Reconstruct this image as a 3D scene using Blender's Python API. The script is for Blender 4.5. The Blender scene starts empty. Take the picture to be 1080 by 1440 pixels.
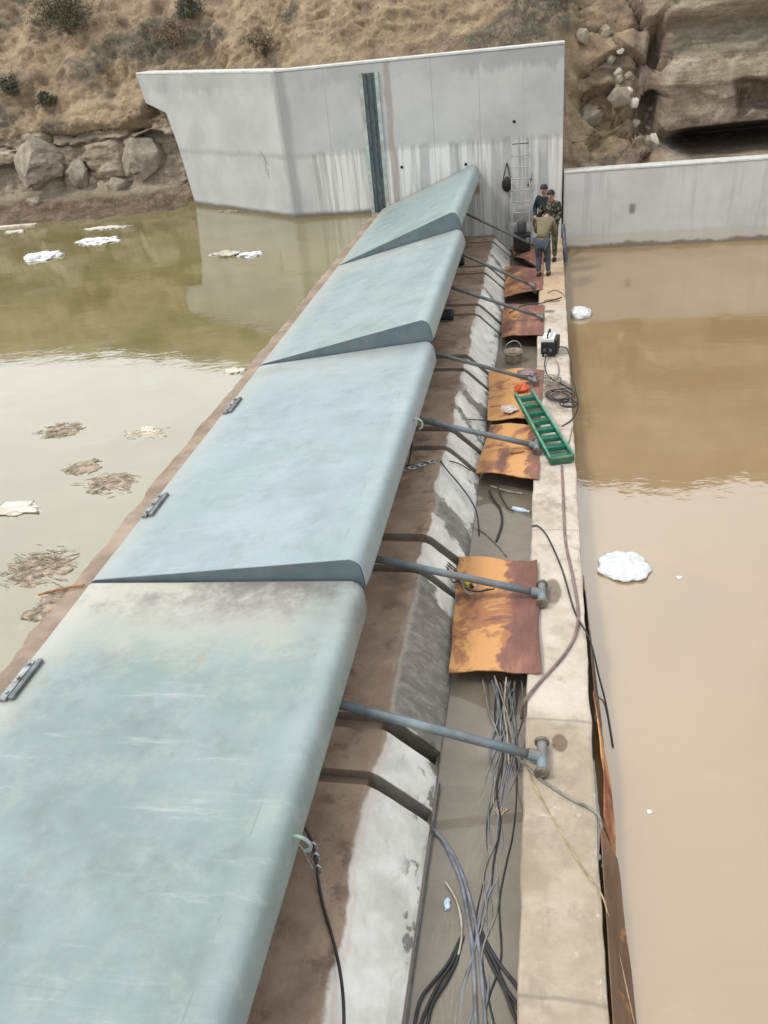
import bpy, bmesh, math, random
from mathutils import Vector, Matrix, noise as mn
R = math.radians
random.seed(7)
S = bpy.context.scene
COL = S.collection
rnd = random.random
def U(a, b): return a + (b - a) * random.random()

# ------------------------------------------------------------------ camera (solved from the photograph's vanishing points)
F, H = 1139.83, 5.8
YAW, PIT, ROL = -0.227147, 0.546240, 0.109945
_f = Vector((math.sin(YAW) * math.cos(PIT), math.cos(YAW) * math.cos(PIT), -math.sin(PIT)))
_r = Vector((math.cos(YAW), -math.sin(YAW), 0)); _d = _f.cross(_r)
CR = math.cos(ROL) * _r + math.sin(ROL) * _d
CD = -math.sin(ROL) * _r + math.cos(ROL) * _d
CF = _f; EYE = Vector((0, 0, H))
def ray(u, v): return CR * ((u - 540) / F) + CD * ((v - 720) / F) + CF
def at_z(u, v, z=0.0):
    d = ray(u, v); return EYE + d * ((z - H) / d.z)
def at_y(u, v, y):
    d = ray(u, v); return EYE + d * (y / d.y)
def pix(p):
    c = p - EYE; z = c.dot(CF)
    return (540 + F * c.dot(CR) / z, 720 + F * c.dot(CD) / z) if z > .1 else (-9999, -9999)
cam = bpy.data.cameras.new('camera'); cam.sensor_fit = 'VERTICAL'; cam.sensor_height = 24
cam.lens = F / 1440 * 24; cam.clip_end = 3000; cam.clip_start = .05
co = bpy.data.objects.new('camera', cam); COL.objects.link(co)
m3 = Matrix((CR, -CD, -CF)).transposed()
co.matrix_world = Matrix.Translation(EYE) @ m3.to_4x4()
S.camera = co

# ------------------------------------------------------------------ node helpers
class Mat:
    def __init__(s, name, rough=.7, spec=.4, metal=0.0):
        s.m = bpy.data.materials.new(name); s.m.use_nodes = True
        s.nt = s.m.node_tree; s.b = s.nt.nodes['Principled BSDF']
        s.b.inputs['Roughness'].default_value = rough; s.b.inputs['Metallic'].default_value = metal
        s.b.inputs['Specular IOR Level'].default_value = spec
        s.tc = s.nt.nodes.new('ShaderNodeTexCoord'); s.P = s.tc.outputs['Object']
    def put(s, sock, v):
        if isinstance(v, bpy.types.NodeSocket): s.nt.links.new(v, sock)
        elif isinstance(v, (tuple, list)) and len(v) == 3 and sock.type == 'RGBA': sock.default_value = (*v, 1)
        else: sock.default_value = v
    def scl(s, v, sc, loc=(0, 0, 0)):
        n = s.nt.nodes.new('ShaderNodeMapping'); s.put(n.inputs[0], v); n.inputs['Scale'].default_value = sc; n.inputs['Location'].default_value = loc
        return n.outputs[0]
    def noise(s, scale, detail=6, rough=.55, vec=None, dist=0.0, sc=None, loc=(0, 0, 0)):
        vec = vec or s.P
        if sc or any(loc): vec = s.scl(vec, sc or (1, 1, 1), loc)
        n = s.nt.nodes.new('ShaderNodeTexNoise'); s.put(n.inputs['Vector'], vec); n.inputs['Scale'].default_value = scale
        n.inputs['Detail'].default_value = detail; n.inputs['Roughness'].default_value = rough; n.inputs['Distortion'].default_value = dist
        return n.outputs[0]
    def voro(s, scale, feature='F1', vec=None, sc=None):
        vec = vec or s.P
        if sc: vec = s.scl(vec, sc)
        n = s.nt.nodes.new('ShaderNodeTexVoronoi'); n.feature = feature; s.put(n.inputs['Vector'], vec); n.inputs['Scale'].default_value = scale
        return n.outputs['Distance']
    def sep(s, vec=None):
        n = s.nt.nodes.new('ShaderNodeSeparateXYZ'); s.put(n.inputs[0], vec or s.P); return n.outputs
    def ma(s, op, a, b=0.0, clamp=False):
        n = s.nt.nodes.new('ShaderNodeMath'); n.operation = op; n.use_clamp = clamp; s.put(n.inputs[0], a); s.put(n.inputs[1], b); return n.outputs[0]
    def step(s, v, a, b, lo=0.0, hi=1.0):
        n = s.nt.nodes.new('ShaderNodeMapRange'); n.interpolation_type = 'SMOOTHSTEP'; s.put(n.inputs[0], v)
        n.inputs[1].default_value = a; n.inputs[2].default_value = b; n.inputs[3].default_value = lo; n.inputs[4].default_value = hi
        return n.outputs[0]
    def band(s, v, a, b, w):
        return s.ma('MULTIPLY', s.step(v, a - w, a + w), s.step(v, b - w, b + w, 1, 0))
    def mix(s, f, a, b, blend='MIX'):
        n = s.nt.nodes.new('ShaderNodeMix'); n.data_type = 'RGBA'; n.blend_type = blend
        s.put(n.inputs[0], f); s.put(n.inputs[6], a); s.put(n.inputs[7], b); return n.outputs[2]
    def attr(s, name):
        n = s.nt.nodes.new('ShaderNodeAttribute'); n.attribute_name = name; return n.outputs['Fac']
    def bump(s, h, strength=.3, dist=.02):
        n = s.nt.nodes.new('ShaderNodeBump'); s.put(n.inputs['Height'], h); n.inputs['Strength'].default_value = strength
        n.inputs['Distance'].default_value = dist; s.put(s.b.inputs['Normal'], n.outputs[0])
    def col(s, c): s.put(s.b.inputs['Base Color'], c)
    def rgh(s, c): s.put(s.b.inputs['Roughness'], c)

def plain(name, c, rough=.6, metal=0.0, var=.25, scale=6, dirt=None, spec=.4):
    m = Mat(name, rough, spec, metal)
    k = m.noise(scale, 6, .6)
    c2 = tuple(x * (1 - var * 1.6) for x in c)
    base = m.mix(m.step(k, .3, .7), c2, tuple(min(1, x * (1 + var * .5)) for x in c))
    if dirt: base = m.mix(m.ma('MULTIPLY', m.step(m.noise(scale * .6, 8, .7, loc=(3, 1, 9)), .48, .66), .8), base, dirt)
    m.col(base); m.bump(m.noise(scale * 8, 4, .6), .15, .004)
    return m.m

# ------------------------------------------------------------------ object helpers
def obj(name, me, mat=None, parent=None, smooth=False):
    if isinstance(me, bmesh.types.BMesh):
        bm = me; me = bpy.data.meshes.new(name); bm.to_mesh(me); bm.free()
    o = bpy.data.objects.new(name, me); COL.objects.link(o)
    if mat is not None: me.materials.append(mat)
    if parent is not None: o.parent = parent
    if smooth: me.polygons.foreach_set('use_smooth', [True] * len(me.polygons))
    return o
def tag(o, label=None, cat=None, group=None, kind=None):
    if label: o['label'] = label
    if cat: o['category'] = cat
    if group: o['group'] = group
    if kind: o['kind'] = kind
    return o
def thing(name, loc, label, cat, group=None, rz=0):
    o = bpy.data.objects.new(name, None); COL.objects.link(o); o.location = loc; o.rotation_euler = (0, 0, rz); o.empty_display_size = .1
    return tag(o, label, cat, group)
def box(bm, x0, x1, y0, y1, z0, z1, bev=0.0, M=None):
    r = bmesh.ops.create_cube(bm, size=1)
    vs = r['verts']
    for v in vs: v.co = Vector(((x0 + x1) / 2 + v.co.x * (x1 - x0), (y0 + y1) / 2 + v.co.y * (y1 - y0), (z0 + z1) / 2 + v.co.z * (z1 - z0)))
    if bev:
        es = list({e for v in vs for e in v.link_edges})
        r2 = bmesh.ops.bevel(bm, geom=es, offset=bev, segments=2, profile=.6, affect='EDGES')
        vs = list({v for v in r2['verts']} | {v for v in vs if v.is_valid})
    if M is not None:
        for v in vs: v.co = M @ v.co
    return vs
def spline(pts, n=6):
    pts = [Vector(p) for p in pts]
    if len(pts) < 3: return pts
    out = []
    for i in range(len(pts) - 1):
        a = pts[max(i - 1, 0)]; b = pts[i]; c = pts[i + 1]; d = pts[min(i + 2, len(pts) - 1)]
        for k in range(n):
            t = k / n
            out.append(.5 * ((2 * b) + (c - a) * t + (2 * a - 5 * b + 4 * c - d) * t * t + (3 * b - a - 3 * c + d) * t ** 3))
    out.append(pts[-1]); return out
def tube(bm, pts, r, sides=7, smooth=0, taper=None):
    if smooth: pts = spline(pts, smooth)
    pts = [Vector(p) for p in pts]; rings = []
    n = len(pts); up = Vector((0.13, .21, 1)).normalized()
    for i, p in enumerate(pts):
        t = (pts[min(i + 1, n - 1)] - pts[max(i - 1, 0)])
        if t.length < 1e-9: t = Vector((0, 0, 1))
        t.normalize(); a = t.cross(up)
        if a.length < 1e-3: a = t.cross(Vector((1, 0, 0)))
        a.normalize(); b = t.cross(a)
        rr = r if taper is None else r + (taper - r) * i / (n - 1)
        rings.append([bm.verts.new(p + a * (rr * math.cos(2 * math.pi * k / sides)) + b * (rr * math.sin(2 * math.pi * k / sides))) for k in range(sides)])
    for i in range(n - 1):
        for k in range(sides):
            bm.faces.new((rings[i][k], rings[i][(k + 1) % sides], rings[i + 1][(k + 1) % sides], rings[i + 1][k]))
    bm.faces.new(rings[0][::-1]); bm.faces.new(rings[-1])
def prism(bm, poly, axis, a, b):
    """poly of 2-D points extruded along axis between a and b. axis 'y': (x,z); axis 'x': (y,z); axis 'z': (x,y)"""
    def mk(p, t):
        return {'y': (p[0], t, p[1]), 'x': (t, p[0], p[1]), 'z': (p[0], p[1], t)}[axis]
    A = [bm.verts.new(mk(p, a)) for p in poly]; B = [bm.verts.new(mk(p, b)) for p in poly]
    n = len(poly)
    fs = [bm.faces.new(A), bm.faces.new(B[::-1])]
    for i in range(n): fs.append(bm.faces.new((A[i], B[i], B[(i + 1) % n], A[(i + 1) % n])))
    bmesh.ops.recalc_face_normals(bm, faces=fs)
    return A + B
def grid(bm, P, closed_u=False):
    V = [[bm.verts.new(p) for p in row] for row in P]
    for i in range(len(P) - 1):
        for j in range(len(P[0]) - 1):
            bm.faces.new((V[i][j], V[i][j + 1], V[i + 1][j + 1], V[i + 1][j]))
    return V
def lathe(bm, prof, sides=20, M=None):
    rings = []
    for r, z in prof:
        rings.append([bm.verts.new(Vector((r * math.cos(2 * math.pi * k / sides), r * math.sin(2 * math.pi * k / sides), z))) for k in range(sides)])
    for i in range(len(prof) - 1):
        for k in range(sides):
            bm.faces.new((rings[i][k], rings[i][(k + 1) % sides], rings[i + 1][(k + 1) % sides], rings[i + 1][k]))
    if prof[0][0] > 1e-4: bm.faces.new(rings[0][::-1])
    if prof[-1][0] > 1e-4: bm.faces.new(rings[-1])
    if M is not None:
        for ring in rings:
            for v in ring: v.co = M @ v.co
def blob(bm, c, s, amp=.25, fr=2.0, sub=3, seed=0, rz=0, crease=False):
    r = bmesh.ops.create_icosphere(bm, subdivisions=sub, radius=1)
    Rm = Matrix.Rotation(rz, 3, 'Z'); off = Vector((seed * 3.7, seed * 1.3, seed * 7.1))
    for v in r['verts']:
        d = v.co.normalized()
        k = 1 + amp * mn.fractal(d * fr + off, .9, 2.0, 4)
        if crease: k += amp * .6 * (abs(mn.noise(d * fr * 2.2 + off)) - .25)
        p = Vector((d.x * s[0], d.y * s[1], d.z * s[2])) * k
        v.co = Rm @ p + Vector(c)

# ------------------------------------------------------------------ world and light: bright overcast
w = bpy.data.worlds.new('World'); S.world = w; w.use_nodes = True
nt = w.node_tree; bg = nt.nodes['Background']
sky = nt.nodes.new('ShaderNodeTexSky'); sky.sky_type = 'NISHITA'; sky.sun_disc = False
SUN_EL, SUN_AZ = R(54), R(-118)          # azimuth measured from +Y, negative is to the left
sky.sun_elevation = SUN_EL; sky.sun_rotation = SUN_AZ
sky.air_density = 1.0; sky.dust_density = 4.0; sky.altitude = 400
tcw = nt.nodes.new('ShaderNodeTexCoord')
nz = nt.nodes.new('ShaderNodeTexNoise'); nz.inputs['Scale'].default_value = 2.2; nz.inputs['Detail'].default_value = 5
mpw = nt.nodes.new('ShaderNodeMapping'); mpw.inputs['Scale'].default_value = (1, 1, 2.2)
nt.links.new(tcw.outputs['Generated'], mpw.inputs[0]); nt.links.new(mpw.outputs[0], nz.inputs['Vector'])
rp = nt.nodes.new('ShaderNodeValToRGB'); rp.color_ramp.elements[0].position = .3; rp.color_ramp.elements[1].position = .72
CLOUD = 8.0
rp.color_ramp.elements[0].color = (CLOUD * .84, CLOUD * .88, CLOUD * .93, 1); rp.color_ramp.elements[1].color = (CLOUD * 1.06, CLOUD * 1.05, CLOUD * 1.02, 1)
nt.links.new(nz.outputs[0], rp.inputs[0])
mx = nt.nodes.new('ShaderNodeMix'); mx.data_type = 'RGBA'; mx.inputs[0].default_value = .86
GAZ = R(-30); sdv_ = (math.sin(GAZ) * math.cos(R(36)), math.cos(GAZ) * math.cos(R(36)), math.sin(R(36)))   # bright sky patch, added to lighten the water's reflections
dt = nt.nodes.new('ShaderNodeVectorMath'); dt.operation = 'DOT_PRODUCT'; dt.inputs[1].default_value = sdv_
nrm = nt.nodes.new('ShaderNodeVectorMath'); nrm.operation = 'NORMALIZE'; nt.links.new(tcw.outputs['Generated'], nrm.inputs[0]); nt.links.new(nrm.outputs[0], dt.inputs[0])
gl = nt.nodes.new('ShaderNodeMapRange'); gl.interpolation_type = 'SMOOTHSTEP'; gl.inputs[1].default_value = .45; gl.inputs[2].default_value = 1.0; gl.inputs[3].default_value = .92; gl.inputs[4].default_value = 1.6
nt.links.new(dt.outputs['Value'], gl.inputs[0])
vm = nt.nodes.new('ShaderNodeVectorMath'); vm.operation = 'SCALE'; nt.links.new(rp.outputs[0], vm.inputs[0]); nt.links.new(gl.outputs[0], vm.inputs['Scale'])
nt.links.new(sky.outputs[0], mx.inputs[6]); nt.links.new(vm.outputs[0], mx.inputs[7]); nt.links.new(mx.outputs[2], bg.inputs[0])
bg.inputs[1].default_value = .15
sl = bpy.data.lights.new('sun', 'SUN'); sl.energy = 1.5; sl.angle = R(11); sl.color = (1, .96, .9)
so = bpy.data.objects.new('sun', sl); COL.objects.link(so)
sd = Vector((math.sin(SUN_AZ) * math.cos(SUN_EL), math.cos(SUN_AZ) * math.cos(SUN_EL), math.sin(SUN_EL)))
so.rotation_euler = sd.to_track_quat('Z', 'Y').to_euler(); so.location = (0, 0, 30)
S.view_settings.view_transform = 'Standard'; S.view_settings.look = 'None'; S.view_settings.gamma = 1; S.view_settings.exposure = .34
S.render.engine = 'CYCLES'

# ------------------------------------------------------------------ materials
def mat_wall():
    m = Mat('board_marked_concrete', .85, .25); x, y, z = m.sep()
    c = m.mix(m.step(m.noise(.9, 8, .6), .3, .7), (.385, .395, .39), (.475, .48, .47))
    c = m.mix(m.ma('MULTIPLY', m.step(m.noise(14, 6, .7), .45, .75), .25), c, (.34, .34, .335))
    # vertical form streaks, whiter in the lower lift
    st = m.noise(2.6, 5, .65, sc=(1.5, 1.5, .035)); st2 = m.noise(5.5, 4, .6, sc=(1.6, 1.6, .06), loc=(7, 2, 0))
    zz = m.ma('ADD', z, m.ma('MULTIPLY', m.ma('SUBTRACT', st2, .5), .28))
    low = m.step(zz, 2.66, 2.78, 1, 0)
    wh = m.ma('MULTIPLY', low, m.step(st, .43, .57))
    inx = m.step(x, -6.7, -6.4)
    c = m.mix(m.ma('MULTIPLY', m.ma('MULTIPLY', wh, inx), .8), c, (.66, .66, .64))
    dk = m.ma('MULTIPLY', m.ma('MULTIPLY', low, inx), m.step(st2, .48, .64))
    c = m.mix(m.ma('MULTIPLY', dk, .55), c, (.28, .275, .265))
    c = m.mix(m.ma('MULTIPLY', m.band(zz, 2.6, 2.74, .05), .35), c, (.24, .24, .23))
    jx = m.ma('ADD', x, m.ma('MULTIPLY', m.noise(3, 4, .6), .02))
    for q in (-5.9, -3.0, -1.75, -.6):
        c = m.mix(m.ma('MULTIPLY', m.band(jx, q, q + .018, .008), m.step(st, .35, .6, .1, .5)), c, (.22, .22, .21))
    # weather stain hanging from the coping
    stn = m.ma('ADD', z, m.ma('MULTIPLY', m.ma('SUBTRACT', m.noise(2.2, 8, .72, sc=(1.5, 1.5, .22)), .5), 1.1))
    c = m.mix(m.ma('MULTIPLY', m.band(stn, 4.38, 4.95, .12), m.step(m.noise(.45, 3, .5, loc=(5, 5, 5)), .4, .6, .2, .65)), c, (.27, .275, .28))
    # darker strip by the bend, brown strip by the steel channel
    xd = m.ma('ADD', x, m.ma('MULTIPLY', m.ma('SUBTRACT', m.noise(3, 5, .6, sc=(1, 1, .3)), .5), .3))
    c = m.mix(m.ma('MULTIPLY', m.band(xd, -7.35, -6.98, .10), .65), c, (.24, .245, .245))
    c = m.mix(m.ma('MULTIPLY', m.band(xd, -4.26, -4.08, .04), .55), c, (.24, .19, .15))
    # dark scuffs on the wing
    sc_ = m.ma('MULTIPLY', m.band(x, -8.25, -7.85, .12), m.band(z, 2.0, 2.75, .2))
    c = m.mix(m.ma('MULTIPLY', sc_, m.step(m.noise(3.2, 8, .75, sc=(1, 1, .6), loc=(2, 2, 2)), .47, .60, 0, .7)), c, (.2, .2, .19))
    # soot and oil by the ladder, rust under the bracket
    so_ = m.ma('MULTIPLY', m.band(x, -1.05, -.3, .2), m.step(z, 1.5, .4))
    c = m.mix(m.ma('MULTIPLY', so_, m.step(m.noise(2.6, 6, .65), .40, .58, 0, .7)), c, (.07, .07, .075))
    ru = m.ma('MULTIPLY', m.band(xd, -2.12, -1.8, .06), m.band(z, 1.33, 1.56, .06))
    c = m.mix(m.ma('MULTIPLY', ru, .75), c, (.25, .15, .06))
    # wet line at the water
    zw = m.ma('ADD', z, m.ma('MULTIPLY', m.noise(1.4, 4, .6), .14))
    c = m.mix(m.ma('MULTIPLY', m.step(zw, 1.24, 1.10), m.step(x, -4.3, -4.9)), c, (.15, .14, .11))
    m.col(c); m.bump(m.ma('ADD', m.noise(24, 6, .7), m.ma('MULTIPLY', st2, .7)), .35, .012)
    return m.m
def mat_lowwall():
    m = Mat('retaining_wall_concrete', .85, .25); x, y, z = m.sep()
    c = m.mix(m.step(m.noise(1.1, 8, .6), .3, .7), (.42, .43, .425), (.51, .515, .505))
    c = m.mix(m.ma('MULTIPLY', m.step(m.noise(3, 6, .65, sc=(1.2, 1.2, .1)), .5, .7), .4), c, (.28, .29, .295))
    zw = m.ma('ADD', z, m.ma('MULTIPLY', m.ma('SUBTRACT', m.noise(1.7, 5, .6), .5), .35))
    c = m.mix(m.step(zw, .12, -.02, 0, .55), c, (.42, .38, .31))
    c = m.mix(m.step(zw, -.18, -.28, 0, .85), c, (.15, .12, .085))
    hol = m.ma('MULTIPLY', m.band(x, 2.25, 2.4, .05), m.band(z, .55, .8, .06))
    c = m.mix(m.ma('MULTIPLY', hol, .8), c, (.12, .12, .11))
    m.col(c); m.bump(m.noise(22, 6, .7), .3, .01); return m.m
def mat_crest():
    m = Mat('weathered_dam_concrete', .75, .35); x, y, z = m.sep()
    # silt-stained top
    top = m.mix(m.step(m.noise(1.3, 8, .65), .3, .7), (.22, .15, .105), (.36, .265, .19))
    top = m.mix(m.ma('MULTIPLY', m.step(m.noise(.7, 6, .6, loc=(4, 8, 2)), .52, .66), .6), top, (.125, .095, .07))
    top = m.mix(m.ma('MULTIPLY', m.step(m.noise(9, 6, .7), .55, .75), .4), top, (.35, .29, .23))
    top = m.mix(m.step(m.noise(2.6, 8, .7, loc=(2, 9, 1)), .52, .64, 0, .8), top, (.135, .09, .07))
    top = m.mix(m.step(m.noise(1.7, 7, .65, loc=(6, 2, 1)), .58, .68, 0, .55), top, (.34, .25, .17))
    slope = m.mix(m.step(m.noise(2.2, 8, .65), .35, .7), (.54, .525, .485), (.76, .745, .70))
    slope = m.mix(m.ma('MULTIPLY', m.step(m.noise(7, 8, .7, sc=(1, .6, 1)), .57, .72), .4), slope, (.33, .315, .28))
    # damp grey stretches of the slope
    yw = m.ma('ADD', y, m.ma('ADD', m.ma('MULTIPLY', m.ma('SUBTRACT', m.noise(2.4, 6, .65), .5), 1.0), m.ma('MULTIPLY', z, -.9)))
    wet = None
    for a, b in ((5.28, 7.5), (8.85, 9.35), (11.95, 12.2), (12.75, 13.2), (18.6, 18.9), (21.6, 21.8)):
        k = m.band(yw, a, b, .07); wet = k if wet is None else m.ma('MAXIMUM', wet, k)
    wetc = m.mix(m.step(m.noise(5, 8, .7, sc=(1, 1.8, 1)), .4, .7), (.16, .148, .132), (.28, .262, .235))
    wetc = m.mix(m.step(m.noise(9, 4, .7, sc=(.35, 2.2, .35)), .62, .7, 0, .6), wetc, (.48, .46, .43))
    slope = m.mix(wet, slope, wetc)
    # dark tar flecks near the foot of the slope
    fl = m.ma('MULTIPLY', m.step(m.noise(5.5, 5, .6, sc=(1, .7, 1)), .56, .62), m.step(x, -1.14, -1.02))
    slope = m.mix(m.ma('MULTIPLY', fl, .8), slope, (.12, .115, .105))
    xb = m.ma('ADD', x, m.ma('ADD', m.ma('MULTIPLY', m.ma('SUBTRACT', m.noise(1.0, 6, .6, loc=(9, 0, 0)), .5), .34), m.step(y, 4.4, 2.6, 0, -.01)))
    c = m.mix(m.step(xb, -1.46, -1.42), top, slope)
    rim = m.band(xb, -1.43, -1.385, .02)
    c = m.mix(m.ma('MULTIPLY', rim, .35), c, (.5, .41, .31))
    # shade inside the cut slots, painted into the colour
    c = m.mix(m.ma('MULTIPLY', m.step(m.attr('slot_shade'), .01, .10, 0, .8), m.step(x, -1.5, -1.4, .55, 1)), c, m.mix(m.step(m.noise(6, 6, .7), .4, .7), (.12, .105, .088), (.20, .18, .15)))
    # deposit on the upstream sill
    sill = m.mix(m.step(m.noise(2, 7, .6), .35, .7), (.20, .15, .105), (.34, .265, .20))
    c = m.mix(m.step(x, -4.3, -4.4), c, sill)
    m.col(c); m.rgh(m.step(m.noise(1.1, 4, .6), .3, .7, .5, .85))
    m.bump(m.ma('ADD', m.noise(26, 8, .7), m.ma('MULTIPLY', m.noise(5, 6, .6), .8)), .5, .014); return m.m
def mat_curb():
    m = Mat('pale_curb_concrete', .85, .25); x, y, z = m.sep()
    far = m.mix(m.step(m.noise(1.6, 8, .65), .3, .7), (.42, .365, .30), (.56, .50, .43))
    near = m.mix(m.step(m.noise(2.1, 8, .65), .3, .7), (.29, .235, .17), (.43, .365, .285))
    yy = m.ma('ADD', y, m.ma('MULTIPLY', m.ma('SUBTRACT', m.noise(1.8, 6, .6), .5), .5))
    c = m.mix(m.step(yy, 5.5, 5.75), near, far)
    c = m.mix(m.ma('MULTIPLY', m.step(yy, 17.5, 18.6), .75), c, (.46, .32, .19))
    c = m.mix(m.ma('MULTIPLY', m.step(m.noise(3.2, 8, .7, loc=(1, 5, 2)), .50, .66), .6), c, (.25, .205, .16))
    c = m.mix(m.step(m.noise(1.3, 8, .7, loc=(8, 1, 1)), .54, .66, 0, .5), c, (.33, .27, .205))
    c = m.mix(m.step(m.noise(6, 7, .72, loc=(4, 4, 1)), .58, .70, 0, .55), c, (.60, .55, .48))
    c = m.mix(m.ma('MULTIPLY', m.step(m.noise(30, 6, .75), .58, .75), .5), c, (.20, .165, .13))
    for (px, py, rx, ry) in ((.17, 5.33, .075, .11), (.16, 18.35, .2, .14), (.1, 17.6, .12, .1), (.25, 13.3, .3, .5), (.12, 7.6, .1, .25)):
        d = m.ma('ADD', m.ma('POWER', m.ma('DIVIDE', m.ma('SUBTRACT', x, px), rx), 2), m.ma('POWER', m.ma('DIVIDE', m.ma('SUBTRACT', y, py), ry), 2))
        d = m.ma('ADD', d, m.ma('MULTIPLY', m.ma('SUBTRACT', m.noise(7, 5, .6), .5), .9))
        c = m.mix(m.step(d, 1.15, .6, 0, .75), c, (.115, .075, .055))
    j = None
    for yj in (3.05, 5.62, 8.9, 11.8, 15.1, 18.1, 21.0):
        k = m.band(m.ma('ADD', y, m.ma('MULTIPLY', m.noise(4, 3, .5), .05)), yj, yj + .03, .012); j = k if j is None else m.ma('MAXIMUM', j, k)
    c = m.mix(m.ma('MULTIPLY', j, .5), c, (.18, .15, .12))
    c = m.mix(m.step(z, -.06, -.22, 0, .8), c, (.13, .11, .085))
    m.col(c); m.bump(m.ma('ADD', m.noise(30, 8, .75), m.ma('MULTIPLY', m.noise(4, 6, .6), .7)), .5, .012); return m.m
def mat_gate(name, dust, seed, tint, L):
    """x runs from hinge to tip, y along the weir towards the far end L"""
    m = Mat(name, .45, .4); x, y, z = m.sep(); a, b = tint
    n1 = m.noise(1.3, 9, .68, loc=(seed, 2, 1)); n2 = m.noise(3.4, 9, .72, loc=(seed * 2, 1, 5)); n3 = m.noise(14, 8, .72, loc=(seed, 3, 3))
    c = m.mix(m.step(n1, .34, .66), a, b)
    c = m.mix(m.step(m.noise(.7, 6, .6, loc=(seed * 3, 8, 2)), .46, .66, 0, .55), c, (a[0] * 1.0, a[1] * 1.07, a[2] * .97))
    c = m.mix(m.step(n2, .46, .70, 0, .2 + .28 * dust), c, (.33, .35, .315))
    c = m.mix(m.step(m.noise(2.1, 9, .72, loc=(seed, seed * 2, 3)), .47, .68, 0, .2 + .42 * dust), c, (.14, .17, .16))
    # water runs towards the hinge, thin and pale
    rn = m.noise(5, 7, .7, sc=(.22, 1.6, 1), loc=(seed, 4, 2))
    c = m.mix(m.step(rn, .56, .72, 0, .2 + .3 * dust), c, (.40, .43, .41))
    # dried cream silt along the far edge and next to the hinge
    ye = m.ma('ADD', y, m.ma('MULTIPLY', m.ma('SUBTRACT', n2, .5), 1.1))
    fe = m.ma('MULTIPLY', m.step(ye, L - 1.5, L - .2), m.step(x, 2.7, 2.2, .35, 1))
    c = m.mix(m.ma('MULTIPLY', fe, .95 * dust), c, (.42, .40, .335))
    xe = m.ma('ADD', x, m.ma('MULTIPLY', m.ma('SUBTRACT', n2, .5), .4))
    c = m.mix(m.step(xe, .5, .0, 0, .3 + .4 * dust), c, (.42, .41, .36))
    # soot-dark smears beside the next gate
    so_ = m.ma('MULTIPLY', m.step(ye, L - .85, L - .15), m.step(m.ma('ADD', n1, m.ma('MULTIPLY', x, .06)), .48, .68))
    c = m.mix(m.ma('MULTIPLY', so_, .9 * dust), c, (.115, .11, .105))
    # mud splashes and pin-prick scratches
    c = m.mix(m.step(n3, .58, .72, 0, .4), c, (.18, .20, .195))
    c = m.mix(m.step(m.noise(9, 6, .75, sc=(2.2, .5, 1), loc=(seed, 7, 7)), .70, .76, 0, .18), c, (.40, .44, .42))
    c = m.mix(m.step(m.noise(2.3, 8, .75, loc=(seed, 5, 9)), .60, .68, 0, .35), c, (.27, .215, .16))
    # lapped edge plate and its weld bead
    xl = m.ma('ADD', x, m.ma('MULTIPLY', m.noise(.8, 4, .5), .05))
    c = m.mix(m.step(xl, 2.66, 2.80, 0, .18), c, (.40, .45, .45))
    c = m.mix(m.ma('MULTIPLY', m.band(xl, 2.712, 2.724, .005), m.step(n2, .50, .60, 0, .5)), c, (.15, .16, .16))
    for q in (1 / 3, 2 / 3):
        c = m.mix(m.ma('MULTIPLY', m.band(m.ma('ADD', y, m.ma('MULTIPLY', n3, .01)), L * q, L * q + .012, .005), m.step(n2, .4, .6, 0, .35)), c, (.16, .18, .18))
    m.col(c); m.rgh(m.step(n2, .35, .7, .36, .62)); m.bump(m.ma('ADD', m.noise(.9, 3, .5), m.ma('MULTIPLY', n3, .04)), .3, .05); return m.m
def mat_rust(name, seed, amt=.5, base=(.135, .07, .058), split=None):
    m = Mat(name, .8, .3)
    n1 = m.noise(1.7, 7, .6, loc=(seed, seed * 2, 0), dist=.5); n2 = m.noise(7, 8, .7, loc=(seed, 0, 0)); n3 = m.noise(3, 6, .65, sc=(1, .35, 1), loc=(0, seed, 4))
    x, y, z = m.sep()
    k = m.ma('ADD', n1, m.ma('MULTIPLY', m.ma('SUBTRACT', n2, .5), .18))
    if split is not None:
        k = m.ma('ADD', k, m.step(m.ma('ADD', x, m.ma('ADD', m.ma('MULTIPLY', m.ma('SUBTRACT', n1, .5), 1.0), m.ma('MULTIPLY', m.ma('SUBTRACT', n2, .5), .35))), split - .06, split + .06, .05, -.22))
    c = m.mix(m.step(n3, .3, .7), base, (base[0] * 1.9, base[1] * 1.75, base[2] * 1.6))
    c = m.mix(m.step(k, .56 - .2 * amt, .64 - .2 * amt), c, (.36, .17, .08))
    c = m.mix(m.step(k, .655 - .2 * amt, .70 - .2 * amt), c, (.54, .285, .115))
    c = m.mix(m.step(n3, .56, .72, 0, .4), c, (.52, .30, .17))
    c = m.mix(m.step(m.noise(16, 6, .7, loc=(0, seed, 1)), .56, .75, 0, .5), c, (.22, .09, .05))
    c = m.mix(m.step(m.noise(30, 5, .7, loc=(3, seed, 1)), .6, .78, 0, .35), c, (.5, .4, .3))
    m.col(c); m.bump(m.ma('ADD', m.noise(30, 6, .7), n2), .4, .006); return m.m
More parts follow.
